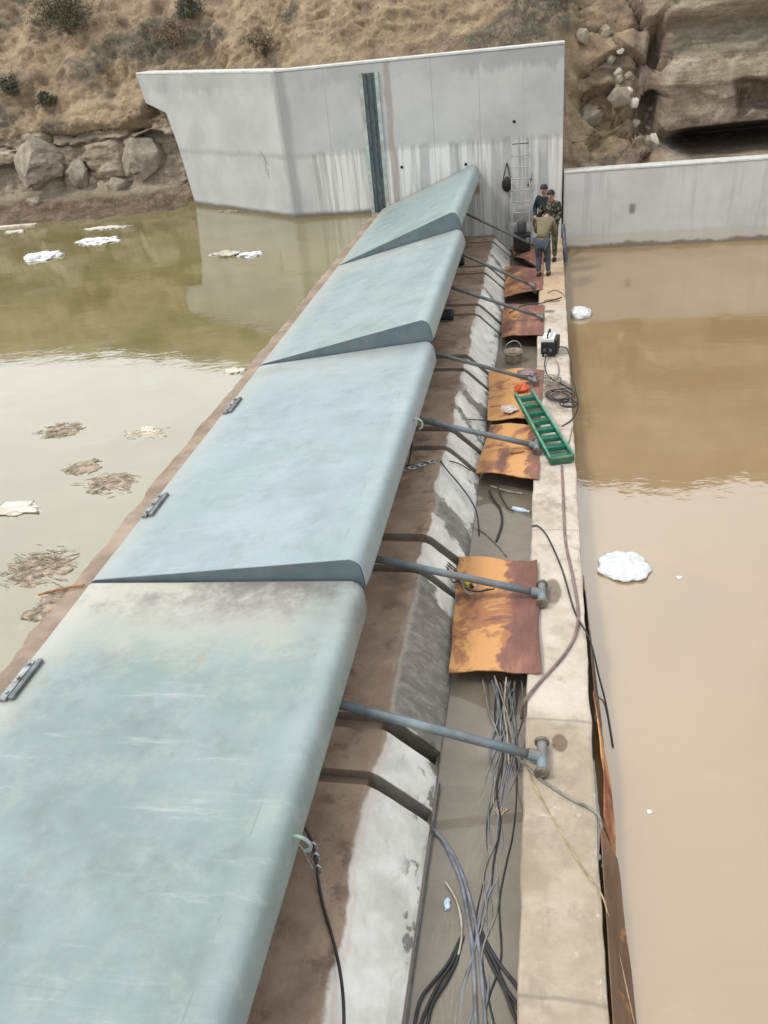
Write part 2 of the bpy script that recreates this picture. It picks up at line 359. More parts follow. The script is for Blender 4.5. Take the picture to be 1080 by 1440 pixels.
def mat_water(name, c1, c2, scale, rip=.02, level=1.0, patch_col=None, ior=1.45):
    m = Mat(name, .035, level); m.b.inputs['IOR'].default_value = ior
    c = m.mix(m.step(m.noise(scale, 5, .55, dist=.5), .3, .7), c1, c2)
    if patch_col: c = m.mix(m.step(m.noise(scale * 2.2, 6, .6, loc=(8, 3, 0), dist=1.0), .55, .72, 0, .6), c, patch_col)  # irregular patches of a further base colour
    m.col(c)
    m.rgh(m.step(m.noise(.35, 4, .6, loc=(2, 7, 0)), .3, .7, .02, .07))
    fr = m.noise(22, 4, .6, sc=(1, 1.4, 1))
    h = m.ma('ADD', m.ma('MULTIPLY', fr, .03), m.ma('ADD', m.noise(1.5, 3, .5, sc=(1, 1.6, 1)), m.ma('MULTIPLY', m.noise(7, 3, .5, sc=(1, 1.5, 1)), .18)))
    m.bump(h, rip * 1.5, .12); return m.m
def mat_trench():
    m = Mat('murky_trench_water', .04, .6); m.b.inputs['IOR'].default_value = 1.36
    m.col(m.mix(m.step(m.noise(1.2, 5, .6, dist=.5), .35, .7), (.28, .245, .195), (.36, .32, .265)))
    m.bump(m.noise(3, 3, .5), .02, .1); m.b.inputs['IOR'].default_value = 1.55
    tr = m.nt.nodes.new('ShaderNodeBsdfTransparent'); tr.inputs[0].default_value = (.82, .78, .68, 1)
    mxs = m.nt.nodes.new('ShaderNodeMixShader'); mxs.inputs[0].default_value = .5
    out = m.nt.nodes['Material Output']
    m.nt.links.new(tr.outputs[0], mxs.inputs[1]); m.nt.links.new(m.b.outputs[0], mxs.inputs[2]); m.nt.links.new(mxs.outputs[0], out.inputs[0])
    return m.m
def mat_hill():
    m = Mat('quarried_hillside', .95, .15); x, y, z = m.sep()
    rk = m.attr('rock'); mud = m.attr('mud'); dk = m.attr('scrub'); cv = m.attr('cave')
    n1 = m.noise(.55, 8, .62); n2 = m.noise(2.3, 8, .68, loc=(3, 1, 0)); n3 = m.noise(9, 8, .7)
    soil = m.mix(m.step(n1, .36, .66), (.225, .165, .11), (.43, .335, .215))
    gs = m.noise(1.5, 9, .72, sc=(1, 1, .22), loc=(1, 4, 4))
    soil = m.mix(m.step(gs, .50, .62, 0, .6), soil, (.24, .175, .125))
    soil = m.mix(m.step(n2, .48, .66, 0, .7), soil, (.47, .375, .235))
    soil = m.mix(m.step(n3, .52, .68, 0, .5), soil, (.165, .125, .09))
    soil = m.mix(m.step(m.noise(1.1, 6, .6, loc=(9, 9, 1)), .56, .68, 0, .55), soil, (.36, .255, .19))
    soil = m.mix(m.ma('MULTIPLY', dk, m.step(n2, .36, .52)), soil, (.14, .125, .095))
    st = m.noise(2.2, 7, .65, sc=(.22, .22, 2.3), dist=.4)
    rock = m.mix(m.step(st, .34, .66), (.29, .24, .18), (.47, .40, .31))
    rock = m.mix(m.step(n2, .5, .68, 0, .6), rock, (.48, .415, .325))
    rock = m.mix(m.step(n1, .54, .68, 0, .4), rock, (.30, .30, .225))
    rock = m.mix(m.step(n3, .54, .70, 0, .55), rock, (.15, .125, .095))
    s2 = m.noise(1.3, 8, .7, sc=(.16, .16, 4.5), loc=(3, 7, 0), dist=.3)
    rock = m.mix(m.ma('MULTIPLY', m.step(s2, .54, .64, 0, .75), m.step(x, -2, 1)), rock, (.16, .13, .10))
    rock = m.mix(m.step(m.noise(.9, 8, .65, loc=(1, 6, 4)), .52, .64, 0, .5), rock, (.27, .22, .16))
    rock = m.mix(m.step(m.noise(4.5, 8, .72, loc=(6, 6, 4)), .55, .68, 0, .6), rock, (.54, .48, .39))
    c = m.mix(m.step(m.ma('ADD', rk, m.ma('MULTIPLY', m.ma('SUBTRACT', n2, .5), .8)), .42, .58), soil, rock)
    mudc = m.mix(m.step(n2, .4, .65), (.10, .07, .05), (.19, .14, .10))
    c = m.mix(mud, c, mudc)
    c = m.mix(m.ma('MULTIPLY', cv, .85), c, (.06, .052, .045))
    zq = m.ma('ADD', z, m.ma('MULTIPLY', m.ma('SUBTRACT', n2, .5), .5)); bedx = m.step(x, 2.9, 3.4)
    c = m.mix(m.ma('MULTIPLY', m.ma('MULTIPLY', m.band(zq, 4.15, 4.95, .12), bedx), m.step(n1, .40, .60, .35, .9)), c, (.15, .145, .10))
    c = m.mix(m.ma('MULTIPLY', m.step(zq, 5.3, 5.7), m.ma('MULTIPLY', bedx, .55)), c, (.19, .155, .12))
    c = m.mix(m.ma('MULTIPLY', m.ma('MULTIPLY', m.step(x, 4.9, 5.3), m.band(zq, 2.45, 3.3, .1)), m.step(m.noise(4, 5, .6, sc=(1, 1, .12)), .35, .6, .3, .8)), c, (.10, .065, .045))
    c = m.mix(m.ma('MULTIPLY', m.band(x, 2.15, 3.2, .2), m.step(n2, .35, .6, .25, .6)), c, (.30, .215, .17))
    c = m.mix(m.step(m.noise(5, 9, .75, loc=(4, 8, 1)), .50, .64, 0, .42), c, (.17, .135, .10))
    c = m.mix(m.step(m.noise(13, 9, .78, loc=(5, 1, 7)), .54, .66, 0, .5), c, (.50, .42, .31))
    c = m.mix(m.step(m.noise(1.6, 9, .75, loc=(2, 1, 9), sc=(1, 1, .5)), .53, .62, 0, .45), c, (.30, .225, .185))
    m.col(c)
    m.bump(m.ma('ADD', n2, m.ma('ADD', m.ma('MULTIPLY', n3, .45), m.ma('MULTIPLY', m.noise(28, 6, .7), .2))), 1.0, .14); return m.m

WALL = mat_wall(); LOWW = mat_lowwall(); CREST = mat_crest(); CURB = mat_curb(); HILL = mat_hill(); TRW = mat_trench()
STEEL = plain('blue_grey_steel', (.20, .25, .27), .45, .2, .2, 5, (.20, .16, .12))
ENDP = plain('dark_slate_paint', (.115, .155, .172), .5, 0, .12, 3, (.15, .17, .17))
LUG = plain('galvanised_lug', (.34, .36, .36), .45, .5, .3, 9, (.16, .13, .1))
LUGD = plain('dark_grey_steel', (.10, .11, .115), .5, .3, .3, 9)
GALV = plain('pale_zinc', (.46, .47, .46), .4, .6, .2, 9)
BLACK = plain('black_rubber', (.022, .023, .024), .55, 0, .3, 9)
CABLE = plain('black_cable', (.030, .030, .030), .5, 0, .3, 9)
CABLEB = plain('bluish_grey_cable', (.19, .20, .225), .5, 0, .3, 7)
CABLEG = plain('dusty_grey_cable', (.23, .22, .19), .6, 0, .3, 7)
HOSE = plain('dusty_red_hose', (.24, .165, .145), .6, 0, .25, 7)
TWINE = plain('straw_twine', (.42, .34, .2), .8, 0, .3, 9)
GREEN = plain('green_fibreglass', (.008, .135, .075), .4, 0, .25, 6, (.13, .15, .1))
GREENL = plain('worn_green_edge', (.10, .30, .20), .5, 0, .3, 9)
WHITE = plain('white_sheeting', (.70, .71, .70), .5, 0, .16, 9, (.52, .52, .50))
CREAM = plain('cream_foam', (.58, .55, .48), .7, 0, .15, 9, (.4, .34, .25))
STRAW = plain('wet_reed', (.34, .27, .20), .85, 0, .4, 9)
STRAWP = plain('pale_reed', (.47, .42, .33), .85, 0, .3, 9)
ORANGE = plain('orange_rust_bar', (.42, .19, .07), .8, 0, .35, 9)
YELL = plain('yellow_plastic', (.72, .52, .04), .45, 0, .15, 9)
RED = plain('orange_red_cloth', (.62, .13, .05), .8, 0, .25, 9)
PINK = plain('dirty_pink_cloth', (.62, .52, .50), .85, 0, .2, 9)
WOOD = plain('rust_stained_wood', (.45, .26, .12), .8, 0, .3, 9)
BLUEL = plain('pale_blue_plastic', (.55, .66, .80), .35, 0, .15, 9)
STEM = plain('dry_stems', (.17, .13, .08), .9, 0, .35, 5)

# ------------------------------------------------------------------ ground and water
bm = bmesh.new(); grid(bm, [[(-900, -900, -2.2), (900, -900, -2.2)], [(-900, 1500, -2.2), (900, 1500, -2.2)]])
tag(obj('ground', bm, plain('dry_ground', (.22, .17, .11), .95)), kind='structure')
UPW = mat_water('olive_reservoir_water', (.150, .125, .050), (.215, .185, .088), .32, .02, 1.0, (.22, .20, .12), 1.76)
DNW = mat_water('silty_brown_water', (.25, .172, .086), (.295, .21, .118), .22, .022, .9, (.30, .205, .11), 1.74)
bm = bmesh.new(); grid(bm, [[(-75, -40, .99), (-4.72, -40, .99)], [(-75, 34, .99), (-4.72, 34, .99)]])
tag(obj('upstream_water', bm, UPW), kind='structure')
bm = bmesh.new(); grid(bm, [[(.40, -40, -.35), (60, -40, -.35)], [(.40, 24.3, -.35), (60, 24.3, -.35)]])
tag(obj('downstream_water', bm, DNW), kind='structure')
bm = bmesh.new(); grid(bm, [[(-.98, -6, -.315), (-.1, -6, -.315)], [(-.98, 24.05, -.315), (-.1, 24.05, -.315)]])
tag(obj('trench_water', bm, TRW), kind='structure')
bm = bmesh.new()
prism(bm, [(-6, -.52), (5.02, -.52), (5.06, -.36), (24.1, -.36), (24.1, -1.0), (-6, -1.0)], 'x', -.99, -.1)
tag(obj('trench_floor', bm, plain('silty_slab', (.30, .26, .21), .9, 0, .3, 3)), kind='structure')

# ------------------------------------------------------------------ dam crest (one continuous concrete surface with cut slots)
prof = [(-4.90, -1.6), (-4.90, .6), (-4.90, .975), (-4.87, 1.005), (-4.78, 1.014), (-4.62, 1.016), (-4.50, .97), (-4.2, .72), (-3.7, .36), (-3.2, .24), (-2.9, .22), (-2.6, .21), (-2.3, .205), (-2.0, .20), (-1.8, .20), (-1.62, .20), (-1.49, .198), (-1.43, .185), (-1.37, .145), (-1.27, .05), (-1.15, -.065), (-1.05, -.16), (-.975, -.235), (-.95, -.27), (-.945, -.4), (-.945, -1.2)]
slots = []
for k in range(-2, 7):
    a = 4.69 + 3.1 * k; b = 5.37 + 3.1 * k
    for q in (a, b): slots.append((q - (.15 if q == a else .19), q))
ys = []
y = -6.0
while y < 24.01: ys.append((y, None)); y += .1
st = []
for (a, b) in slots:
    if b > 23.9: continue
    st += [(a - .0012, 0), (a + .0012, 1), (b - .0012, 1), (b + .0012, 0)]
def in_slot(yv): return any(a < yv < b for a, b in slots)
ys = [(q, 1 if in_slot(q) else 0) for q, _ in ys if not any(min(abs(q - a), abs(q - b)) < .03 for a, b in slots)] + st
ys.sort()
rows = []; SLOT_SHADE = []
for yv, low in ys:
    row = []
    for i, (px, pz) in enumerate(prof):
        p = Vector((px, yv, pz))
        if 9 <= i <= 22:
            n = mn.fractal(p * 2.2, .9, 2, 4) * .012
            if 16 <= i <= 18: n += mn.fractal(p * 5.5, .8, 2, 4) * .016
            if i >= 21: p.x += mn.fractal(p * 4.0, .8, 2, 4) * .018
            p.z += n
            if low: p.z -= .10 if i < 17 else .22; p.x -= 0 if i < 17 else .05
        if 3 <= i <= 5: p.z += mn.fractal(p * 2, .9, 2, 3) * .008
        if i in (2, 3, 4): p.x += mn.fractal(p * 2.4, .9, 2, 4) * .05; p.z += mn.fractal(p * 3.1, .9, 2, 4) * .022
        row.append(p); SLOT_SHADE.append(float(low))
    rows.append(row)
bm = bmesh.new(); grid(bm, rows); bmesh.ops.recalc_face_normals(bm, faces=bm.faces)
dam = obj('dam_crest', bm, CREST)
da = dam.data.attributes.new('slot_shade', 'FLOAT', 'POINT'); da.data.foreach_set('value', SLOT_SHADE)  # marks slot interiors for their painted shade
tag(dam, 'slotted concrete weir with brown top and whitish slope under the steel gates', 'weir')

# ------------------------------------------------------------------ downstream curb
rows = []
cp = [(-.14, -1.2), (-.14, -.3), (-.14, -.03), (-.128, -.008), (-.1, 0), (.05, .004), (.2, .004), (.35, .002), (.43, 0), (.455, -.01), (.463, -.04), (.463, -.3), (.463, -1.5)]
yv = -6.0
while yv < 24.02:
    row = []
    for i, (px, pz) in enumerate(cp):
        p = Vector((px, yv, pz)); n = mn.fractal(p * 3, .9, 2, 4)
        if 1 <= i <= 4: p.x += n * .016
        if 8 <= i <= 11: p.x += n * .012
        if 2 <= i <= 10: p.z += mn.fractal(p * 2.1 + Vector((5, 0, 0)), .9, 2, 4) * .008
        row.append(p)
    rows.append(row); yv += .08
bm = bmesh.new(); grid(bm, rows); bmesh.ops.recalc_face_normals(bm, faces=bm.faces)
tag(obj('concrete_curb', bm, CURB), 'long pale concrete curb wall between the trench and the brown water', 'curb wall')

# ------------------------------------------------------------------ abutment wall with wing
wall = thing('abutment_wall', (0, 0, 0), 'tall grey concrete wall with steel channel and angled wing, at the far end of the gates', 'wall')
WT = 4.78
def xz_wall(bm, x0, x1, zb, zt, y0, y1, bev=.02): box(bm, x0, x1, y0, y1, zb, zt, bev)
bm = bmesh.new(); box(bm, -7.22, .43, 24.0, 24.62, -1.6, WT, .02); obj('front_wall', bm, WALL, wall)
wd = Vector((-1, .73, 0)).normalized(); wn = Vector((.73, 1, 0)).normalized()     # wn points away from the camera
def W(s, d, z): return Vector((-7.222, 24.003, 0)) + wd * s + wn * d + Vector((0, 0, z))
def wing_s(x): return (-7.222 - x) * math.hypot(1, .73)
edge = [(wing_s(-13.25), 4.93), (wing_s(-13.1), 4.1), (wing_s(-12.15), 3.80), (wing_s(-11.9), 2.9), (wing_s(-11.72), 1.8), (wing_s(-11.6), .9), (wing_s(-11.4), -1)]
bm = bmesh.new()
poly = [(0, -1), (0, WT)] + edge
vsA = [bm.verts.new(W(s, 0, z)) for s, z in poly]; vsB = [bm.verts.new(W(s, .55, z)) for s, z in poly]
bm.faces.new(vsA); bm.faces.new(vsB[::-1])
for i in range(len(poly)): bm.faces.new((vsA[i], vsB[i], vsB[(i + 1) % len(poly)], vsA[(i + 1) % len(poly)]))
bmesh.ops.recalc_face_normals(bm, faces=bm.faces)
obj('wing_wall', bm, WALL, wall)
COPE = plain('clean_coping_concrete', (.56, .56, .54), .8, 0, .12, 4)
bm = bmesh.new(); box(bm, -7.20, .432, 23.985, 24.63, WT + .002, WT + .06, .015); obj('coping', bm, COPE, wall)
bm = bmesh.new()
L = wing_s(-13.25)
vs = box(bm, 0, L, 0, .57, 0, .06, .015)
for v in vs:
    s, d, z = v.co; v.co = W(s, d - .012, WT + .002 + z + (4.93 - WT) * s / L)
obj('coping', bm, COPE, wall)
# steel side-seal channel let into the face
ch = None
bm = bmesh.new(); box(bm, -4.82, -4.50, 23.975, 23.998, .5, 4.56, .003); ch = obj('seal_channel', bm, plain('blue_green_channel', (.10, .145, .155), .45, .2, .25, 3, (.12, .15, .12)), wall)
RIM = plain('pale_galvanised_rim', (.42, .48, .47), .5, .2, .2, 4, (.28, .26, .2))
for a_ in (-4.925, -4.495):
    bm = bmesh.new(); box(bm, a_, a_ + .1, 23.955, 23.997, .5, 4.58, .004); obj('channel_rim', bm, RIM, ch)
for a_ in (-4.76, -4.62):
    bm = bmesh.new(); box(bm, a_, a_ + .04, 23.93, 23.974, .5, 4.55, .004); obj('channel_rib', bm, LUGD, ch)
DARK = plain('dark_hole', (.02, .02, .02), .9)
for (u, v) in ((655, 231), (565, 235), (723, 171)):
    p = at_y(u, v, 24.0)
    bm = bmesh.new(); lathe(bm, [(.04, 0), (.04, .012), (.022, .012), (.022, .003)], 12, Matrix.Translation((p.x, 23.999, p.z)) @ Matrix.Rotation(R(90), 4, 'X'))
    obj('tie_hole', bm, DARK, wall)

bm = bmesh.new(); box(bm, .475, 40, 24.06, 24.5, -1.6, 1.70, .02)
lw = obj('retaining_wall', bm, LOWW); tag(lw, 'low grey concrete retaining wall beside the brown water, right of the tall wall', 'wall')
bm = bmesh.new(); box(bm, .476, 40, 24.045, 24.52, 1.702, 1.755, .012); obj('coping', bm, COPE, lw)

# ------------------------------------------------------------------ hillside
SEC = [
 (-75, [(24.5, .2), (25.4, .98), (26.6, 1.2), (27.4, 1.6), (28.2, 3.0), (29.3, 4.2), (32, 7.2), (36.5, 9.9), (44, 11), (80, 12)]),
 (-20, [(24.5, .2), (25.5, .98), (26.9, 1.2), (27.3, 1.5), (27.7, 2.9), (28.6, 4.0), (31.5, 7.0), (36, 9.4), (44, 10.6), (80, 12)]),
 (-14.6, [(24.8, .2), (25.8, .98), (27.0, 1.2), (27.4, 1.5), (27.7, 2.9), (28.6, 3.7), (31, 6.5), (36, 10.4), (43, 11.5), (80, 12.5)]),
 (-12.2, [(25.5, .2), (26.5, .98), (27.2, 1.2), (27.55, 1.5), (27.8, 2.9), (28.4, 3.8), (30.5, 6.3), (35.5, 10.8), (42, 11.8), (80, 13)]),
 (-11.2, [(26.9, -.2), (27.6, .7), (28.0, 1.3), (28.3, 2.0), (28.7, 3.0), (29.2, 4.0), (31, 6.5), (35.5, 10.8), (42, 12), (80, 13)]),
 (-7.2, [(24.5, -.2), (24.9, .9), (25.2, 2.0), (25.5, 3.0), (25.8, 4.0), (26.3, 4.9), (28.6, 7.2), (33.5, 10.6), (39, 12), (80, 13)]),
 (-4, [(24.45, -.2), (24.6, 1), (24.8, 2.2), (25, 3.4), (25.3, 4.2), (25.9, 4.9), (28, 7.2), (33, 10.8), (38, 12.2), (80, 13)]),
 (.2, [(24.45, -.2), (24.6, 1), (24.8, 2), (25.1, 3.0), (25.4, 4.0), (25.9, 4.9), (28, 7.4), (33, 11.4), (37, 13), (80, 14)]),
 (.9, [(24.4, .4), (24.55, 1.35), (25.2, 1.75), (25.7, 2.3), (26.2, 3.3), (26.8, 4.4), (28.6, 7.2), (33, 12), (37, 13.6), (80, 14)]),
 (2.4, [(24.4, .4), (24.55, 1.4), (25.8, 1.9), (26.2, 2.5), (26.5, 3.4), (26.9, 4.4), (28.4, 7.2), (33, 12.2), (37, 14), (80, 14.5)]),
 (3.35, [(24.4, .4), (24.6, 1.4), (26.3, 1.7), (27.2, 1.9), (26.5, 2.25), (26.55, 4.1), (27.8, 7.0), (33, 12.5), (37, 14), (80, 14.5)]),
 (4.2, [(24.4, .4), (24.6, 1.4), (26.6, 1.5), (29.2, 1.75), (26.4, 2.32), (26.45, 4.0), (27.7, 7.0), (33, 12.5), (37, 14), (80, 14.5)]),
 (8, [(24.4, .4), (24.6, 1.4), (26.8, 1.5), (29.4, 1.8), (26.3, 2.45), (26.5, 4.0), (27.6, 7.0), (33, 12.5), (37, 14), (80, 14.5)]),
 (60, [(24.4, .4), (24.6, 1.4), (26.8, 1.5), (27.4, 1.8), (26.8, 2.6), (27, 4.0), (28, 7.0), (33, 12.5), (37, 14), (80, 14.5)]),
]
TS = [0, .06, .16, .22, .36, .48, .70, .86, .93, 1.0]
def sec_at(x):
    for i in range(len(SEC) - 1):
        if x <= SEC[i + 1][0]:
            a, b = SEC[i], SEC[i + 1]; f = (x - a[0]) / (b[0] - a[0]); f = max(0, min(1, f))
            return [((1 - f) * p[0] + f * q[0], (1 - f) * p[1] + f * q[1]) for p, q in zip(a[1], b[1])]
    return SEC[-1][1]
def sm(a, b, v):
    t = max(0, min(1, (v - a) / (b - a))); return t * t * (3 - 2 * t)
xs = []
x = -75.0
while x < -24: xs.append(x); x += 1.0
while x < 9: xs.append(x); x += .08
while x <= 60: xs.append(x); x += 1.0
NT = 270
P = []; AT = {'rock': [], 'mud': [], 'scrub': [], 'cave': []}
for x in xs:
    sc = sec_at(x); row = []
    for j in range(NT + 1):
        t = j / NT * .9999; k = max(i for i in range(9) if TS[i] <= t); f = (t - TS[k]) / (TS[k + 1] - TS[k])
        y0 = sc[k][0] + (sc[k + 1][0] - sc[k][0]) * f; z0 = sc[k][1] + (sc[k + 1][1] - sc[k][1]) * f
        p = Vector((x, y0, z0))
        left = sm(-11.6, -12.4, x)
        rockL = left * sm(.17, .24, t) * sm(.46, .40, t + .05 * mn.noise(Vector((x * .5, 0, 3))))
        upr = .70 + .05 * mn.noise(Vector((x * .6, 1, 8)))
        rockR = (.35 * sm(.5, 1.1, x) + .65 * sm(2.2, 3.3, x + .5 * mn.noise(Vector((z0, 2, 2))))) * sm(upr, upr - .06, t) * (1 - .55 * sm(.22, .16, t) * sm(4, 3, x))
        rock = max(rockL, rockR)
        mud = left * sm(.235, .19, t + .02 * mn.noise(Vector((x * 1.3, 0, 1))))
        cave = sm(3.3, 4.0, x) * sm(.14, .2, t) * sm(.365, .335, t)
        flat = sm(.95, 1.3, abs(z0 - .98) + .9) if left > .5 else 1
        q = Vector((x * .9, y0 * .9, z0 * 1.1))
        big = mn.fractal(q * .33, 1.0, 2.0, 3); mid = mn.fractal(q * 1.1 + Vector((4, 0, 0)), .9, 2.1, 5); fine = mn.fractal(q * 3.6, .75, 2.2, 5)
        amp = (1 - mud) * (1 - .6 * cave)
        hold = sm(.04, .1, t)
        behind = 1 - .75 * (sm(-12.0, -11.3, x) * sm(.9, .3, x) * sm(.56, .46, t))
        rid = 1 - abs(mn.noise(Vector((x * .55 + .4 * z0, y0 * .5, z0 * .35)))) * 2
        gul = mn.fractal(Vector((x * 1.25 + .3 * z0, 2, z0 * .28)), .9, 2.1, 4)
        dn = (.50 * big + .28 * mid + .13 * fine + .12 * rid + .30 * gul) * amp * behind
        if rock > .01:
            vd, vp = mn.voronoi(Vector((x * (.36 if x < -5 else .75), y0 * .3, z0 * (.62 if x < -5 else 1.15))) + Vector((0, 0, mid * .25)), distance_metric='DISTANCE', exponent=2.5)
            cell = mn.cell(vp[0] * 7.3 + Vector((.5, .5, .5)))
            crack = sm(.10, .0, vd[1] - vd[0])
            zz = z0 * .98 + .10 * math.sin(x * .5) + .12 * mn.noise(Vector((x * .3, 4, 4))) - .02 * x
            kf = math.floor(zz); led = zz - kf; jog = .5 * mn.noise(Vector((x * .55, kf * 7.7, 1.5))) + .25 * mn.noise(Vector((x * 2.0, kf * 3.1, 6)))
            ledge = (sm(0, .10, led) * sm(1.02, .72, led) - .6) * (.55 + jog) + jog * .5
            if x > 0:
                bed = sm(2.9, 3.3, x + .35 * mn.noise(Vector((z0 * .8, 3, 3))))
                zb = z0 + .10 * math.sin(x * .9) + .15 * mn.noise(Vector((x * .7, 5, z0 * .5)))
                g = .32 * math.sin(math.pi * max(0, min(1, (zb - 2.2) / 1.95))) + .10 * sm(3.15, 3.3, zb) \
                    - .42 * sm(4.08, 4.2, zb) * sm(5.0, 4.9, zb) + .30 * sm(4.95, 5.05, zb) * sm(5.9, 5.5, zb) - .3 * sm(5.85, 5.95, zb) * sm(6.4, 6.2, zb) \
                    - .75 * sm(4.95, 5.25, x + .2 * mid) * sm(2.5, 2.62, zb) * sm(3.35, 3.2, zb)
                lft = (cell - .5) * 1.0 - crack * .3 + .30 * ledge - .35 * sm(2.3, 2.6, x) * sm(3.3, 3.0, x)
                dn = (dn * (.45 - .2 * bed) + bed * rock * (g + .10 * (cell - .5) + .12 * mid + .05 * fine) + (1 - bed) * rock / .35 * .6 * lft) * (1 - cave)
            else:
                dn = dn * (1 - .6 * rock) + rock * ((cell - .4) * .75 - crack * .30 + .08 * fine + ledge * .10) * amp
        dn = dn * hold
        if t > .9: dn *= .5
        p.y -= dn * .8; p.z += dn * .45 * (0 if (rock > .5 and t < .45) else 1)
        if mud > .01: p.z += mud * (mn.fractal(q * 2.0, .9, 2, 4) * .07)
        # stay behind the abutment
        if -11.5 < x < .44:
            lim = (24.72 if x > -7.3 else 24.6 + .73 * (-7.22 - x) + .35)
            if p.z < WT + .1: p.y = max(p.y, lim)
        elif x <= -11.5 and x > -13.2:
            lim = 24.6 + .73 * (-7.22 - x) + .35
            if t > .36 and p.z > 3.6: p.y = max(p.y, lim - .3)
        else:
            if x > .44: p.y = max(p.y, 24.54)
        row.append(p)
        AT['rock'].append(rock); AT['mud'].append(mud); AT['cave'].append(cave)
        s_ = mn.fractal(Vector((x * .28, y0 * .2, z0 * .45)) + Vector((11, 3, 5)), .9, 2, 4)
        AT['scrub'].append(sm(.12, .4, s_) * (1 - rock))
    P.append(row)
bm = bmesh.new(); grid(bm, P); bmesh.ops.recalc_face_normals(bm, faces=bm.faces)
hill = obj('hillside', bm, HILL, smooth=True); tag(hill, kind='structure')
for k, v in AT.items():
    a = hill.data.attributes.new(k, 'FLOAT', 'POINT'); a.data.foreach_set('value', v)
HV = [p for row in P for p in row]; HS = AT['scrub']; HR = AT['rock']; HM = AT['mud']
HPX = [pix(p) for p in HV]
def hill_at(u, v):
    best = None; bd = 1e9
    for i, q in enumerate(HPX):
        d = (q[0] - u) ** 2 + (q[1] - v) ** 2
        if d < 40:
            dist = (HV[i] - EYE).length + d * .05
            if dist < bd: bd = dist; best = HV[i]
    return best
# dry grass and twigs on the slope
random.seed(21)
cand = [i for i, q in enumerate(HPX) if -260 < q[0] < 1340 and -160 < q[1] < 330 and HR[i] < .45 and HM[i] < .3 and 1.3 < HV[i].z < 11 and (HV[i].x < -12 or HV[i].z > 4.6 or HV[i].x > .9)]
def blades(bm, c, n, hgt, spread, w=.02, lean=.6):
    for _ in range(n):
        a = U(0, 6.283); b = c + Vector((U(-spread, spread), U(-spread, spread), -.04))
        d = Vector((math.cos(a) * lean * U(.2, 1.2), math.sin(a) * lean * U(.2, 1.2) - .15, 1)).normalized() * hgt * U(.5, 1.2)
        sd_ = Vector((-math.sin(a), math.cos(a), 0)) * w
        bm.faces.new([bm.verts.new(b - sd_), bm.verts.new(b + sd_), bm.verts.new(b + d)])
def brushmat(name, c1, c2):
    m = Mat(name, .95, .1); m.col(m.mix(m.step(m.noise(.8, 5, .6), .35, .65), c1, c2)); return m.m
bm = bmesh.new()
for i in random.sample(cand, min(1800, len(cand))):
    if HS[i] < .4 and rnd() < .85: blades(bm, HV[i], 6, U(.05, .14), .12, .010, 1.2)
tag(obj('dry_grass', bm, brushmat('dry_grass_blades', (.29, .22, .135), (.46, .36, .22))), 'tan dry grass tufts scattered over the earth slope', 'dry grass', kind='stuff')
bm = bmesh.new()
for i in random.sample(cand, min(6000, len(cand))):
    if HS[i] > .35: blades(bm, HV[i], 6, U(.05, .2), .14, .011, 1.3)
tag(obj('dark_undergrowth', bm, brushmat('dark_twigs', (.13, .11, .08), (.25, .20, .14))), 'dark withered scrub patches covering the earth slope', 'scrub', kind='stuff')

# individual shrubs
LEAF = brushmat('dark_olive_leaf', (.055, .06, .045), (.12, .12, .085)); LEAF2 = brushmat('withered_leaf', (.14, .11, .075), (.26, .2, .13))
def shrub(u, v, rad, label, leaf, nb=16):
    c = hill_at(u, v)
    if c is None: return
    t = thing('shrub', c, label, 'shrub', 'shrubs on the hillside')
    bm = bmesh.new(); tips = []
    for k in range(nb):
        a = U(0, 6.283); e = U(.1, 1.3)
        d = Vector((math.cos(a) * math.cos(e), math.sin(a) * math.cos(e) - .25, math.sin(e)))
        mid_ = d * rad * .5 + Vector((U(-.1, .1), U(-.1, .1), U(0, .12))) * rad; tip = d * rad * U(.8, 1.15)
        tube(bm, [(0, 0, -.1), mid_, tip], .02, 5, 3, .006); tips += [mid_, tip, (mid_ + tip) / 2]
        tip2 = mid_ + Vector((U(-.5, .5), U(-.5, .5), U(.1, .6))) * rad; tube(bm, [mid_, tip2], .01, 4, 0, .004); tips.append(tip2)
    obj('branches', bm, STEM, t)
    bm = bmesh.new()
    for tp in tips:
        for _ in range(26):
            q = tp + Vector((random.gauss(0, .17), random.gauss(0, .17), random.gauss(0, .14))) * rad
            n = Vector((U(-1, 1), U(-1, 1), U(-.2, 1))).normalized(); a_ = n.orthogonal().normalized(); b_ = n.cross(a_); s_ = U(.018, .05)
            bm.faces.new([bm.verts.new(q + a_ * s_), bm.verts.new(q + b_ * s_ * .5), bm.verts.new(q - a_ * s_), bm.verts.new(q - b_ * s_ * .5)])
    obj('foliage', bm, leaf, t)
random.seed(5)
shrub(98, 45, 1.15, 'largest dark bluish shrub high on the slope, left of the wing wall', LEAF, 34)
shrub(18, 132, .5, 'dark shrub by the left border, above the grey rock outcrop', LEAF)
shrub(72, 146, .3, 'small dark shrub on the tan earth above the left rock outcrop', LEAF)
shrub(250, 62, .6, 'withered brown shrub on the slope straight above the end of the wing wall', LEAF2)
shrub(372, 75, .5, 'withered brown shrub right above the bend of the tall wall', LEAF2)
shrub(268, 20, .5, 'dark shrub at the upper edge of the slope, above the withered one', LEAF)
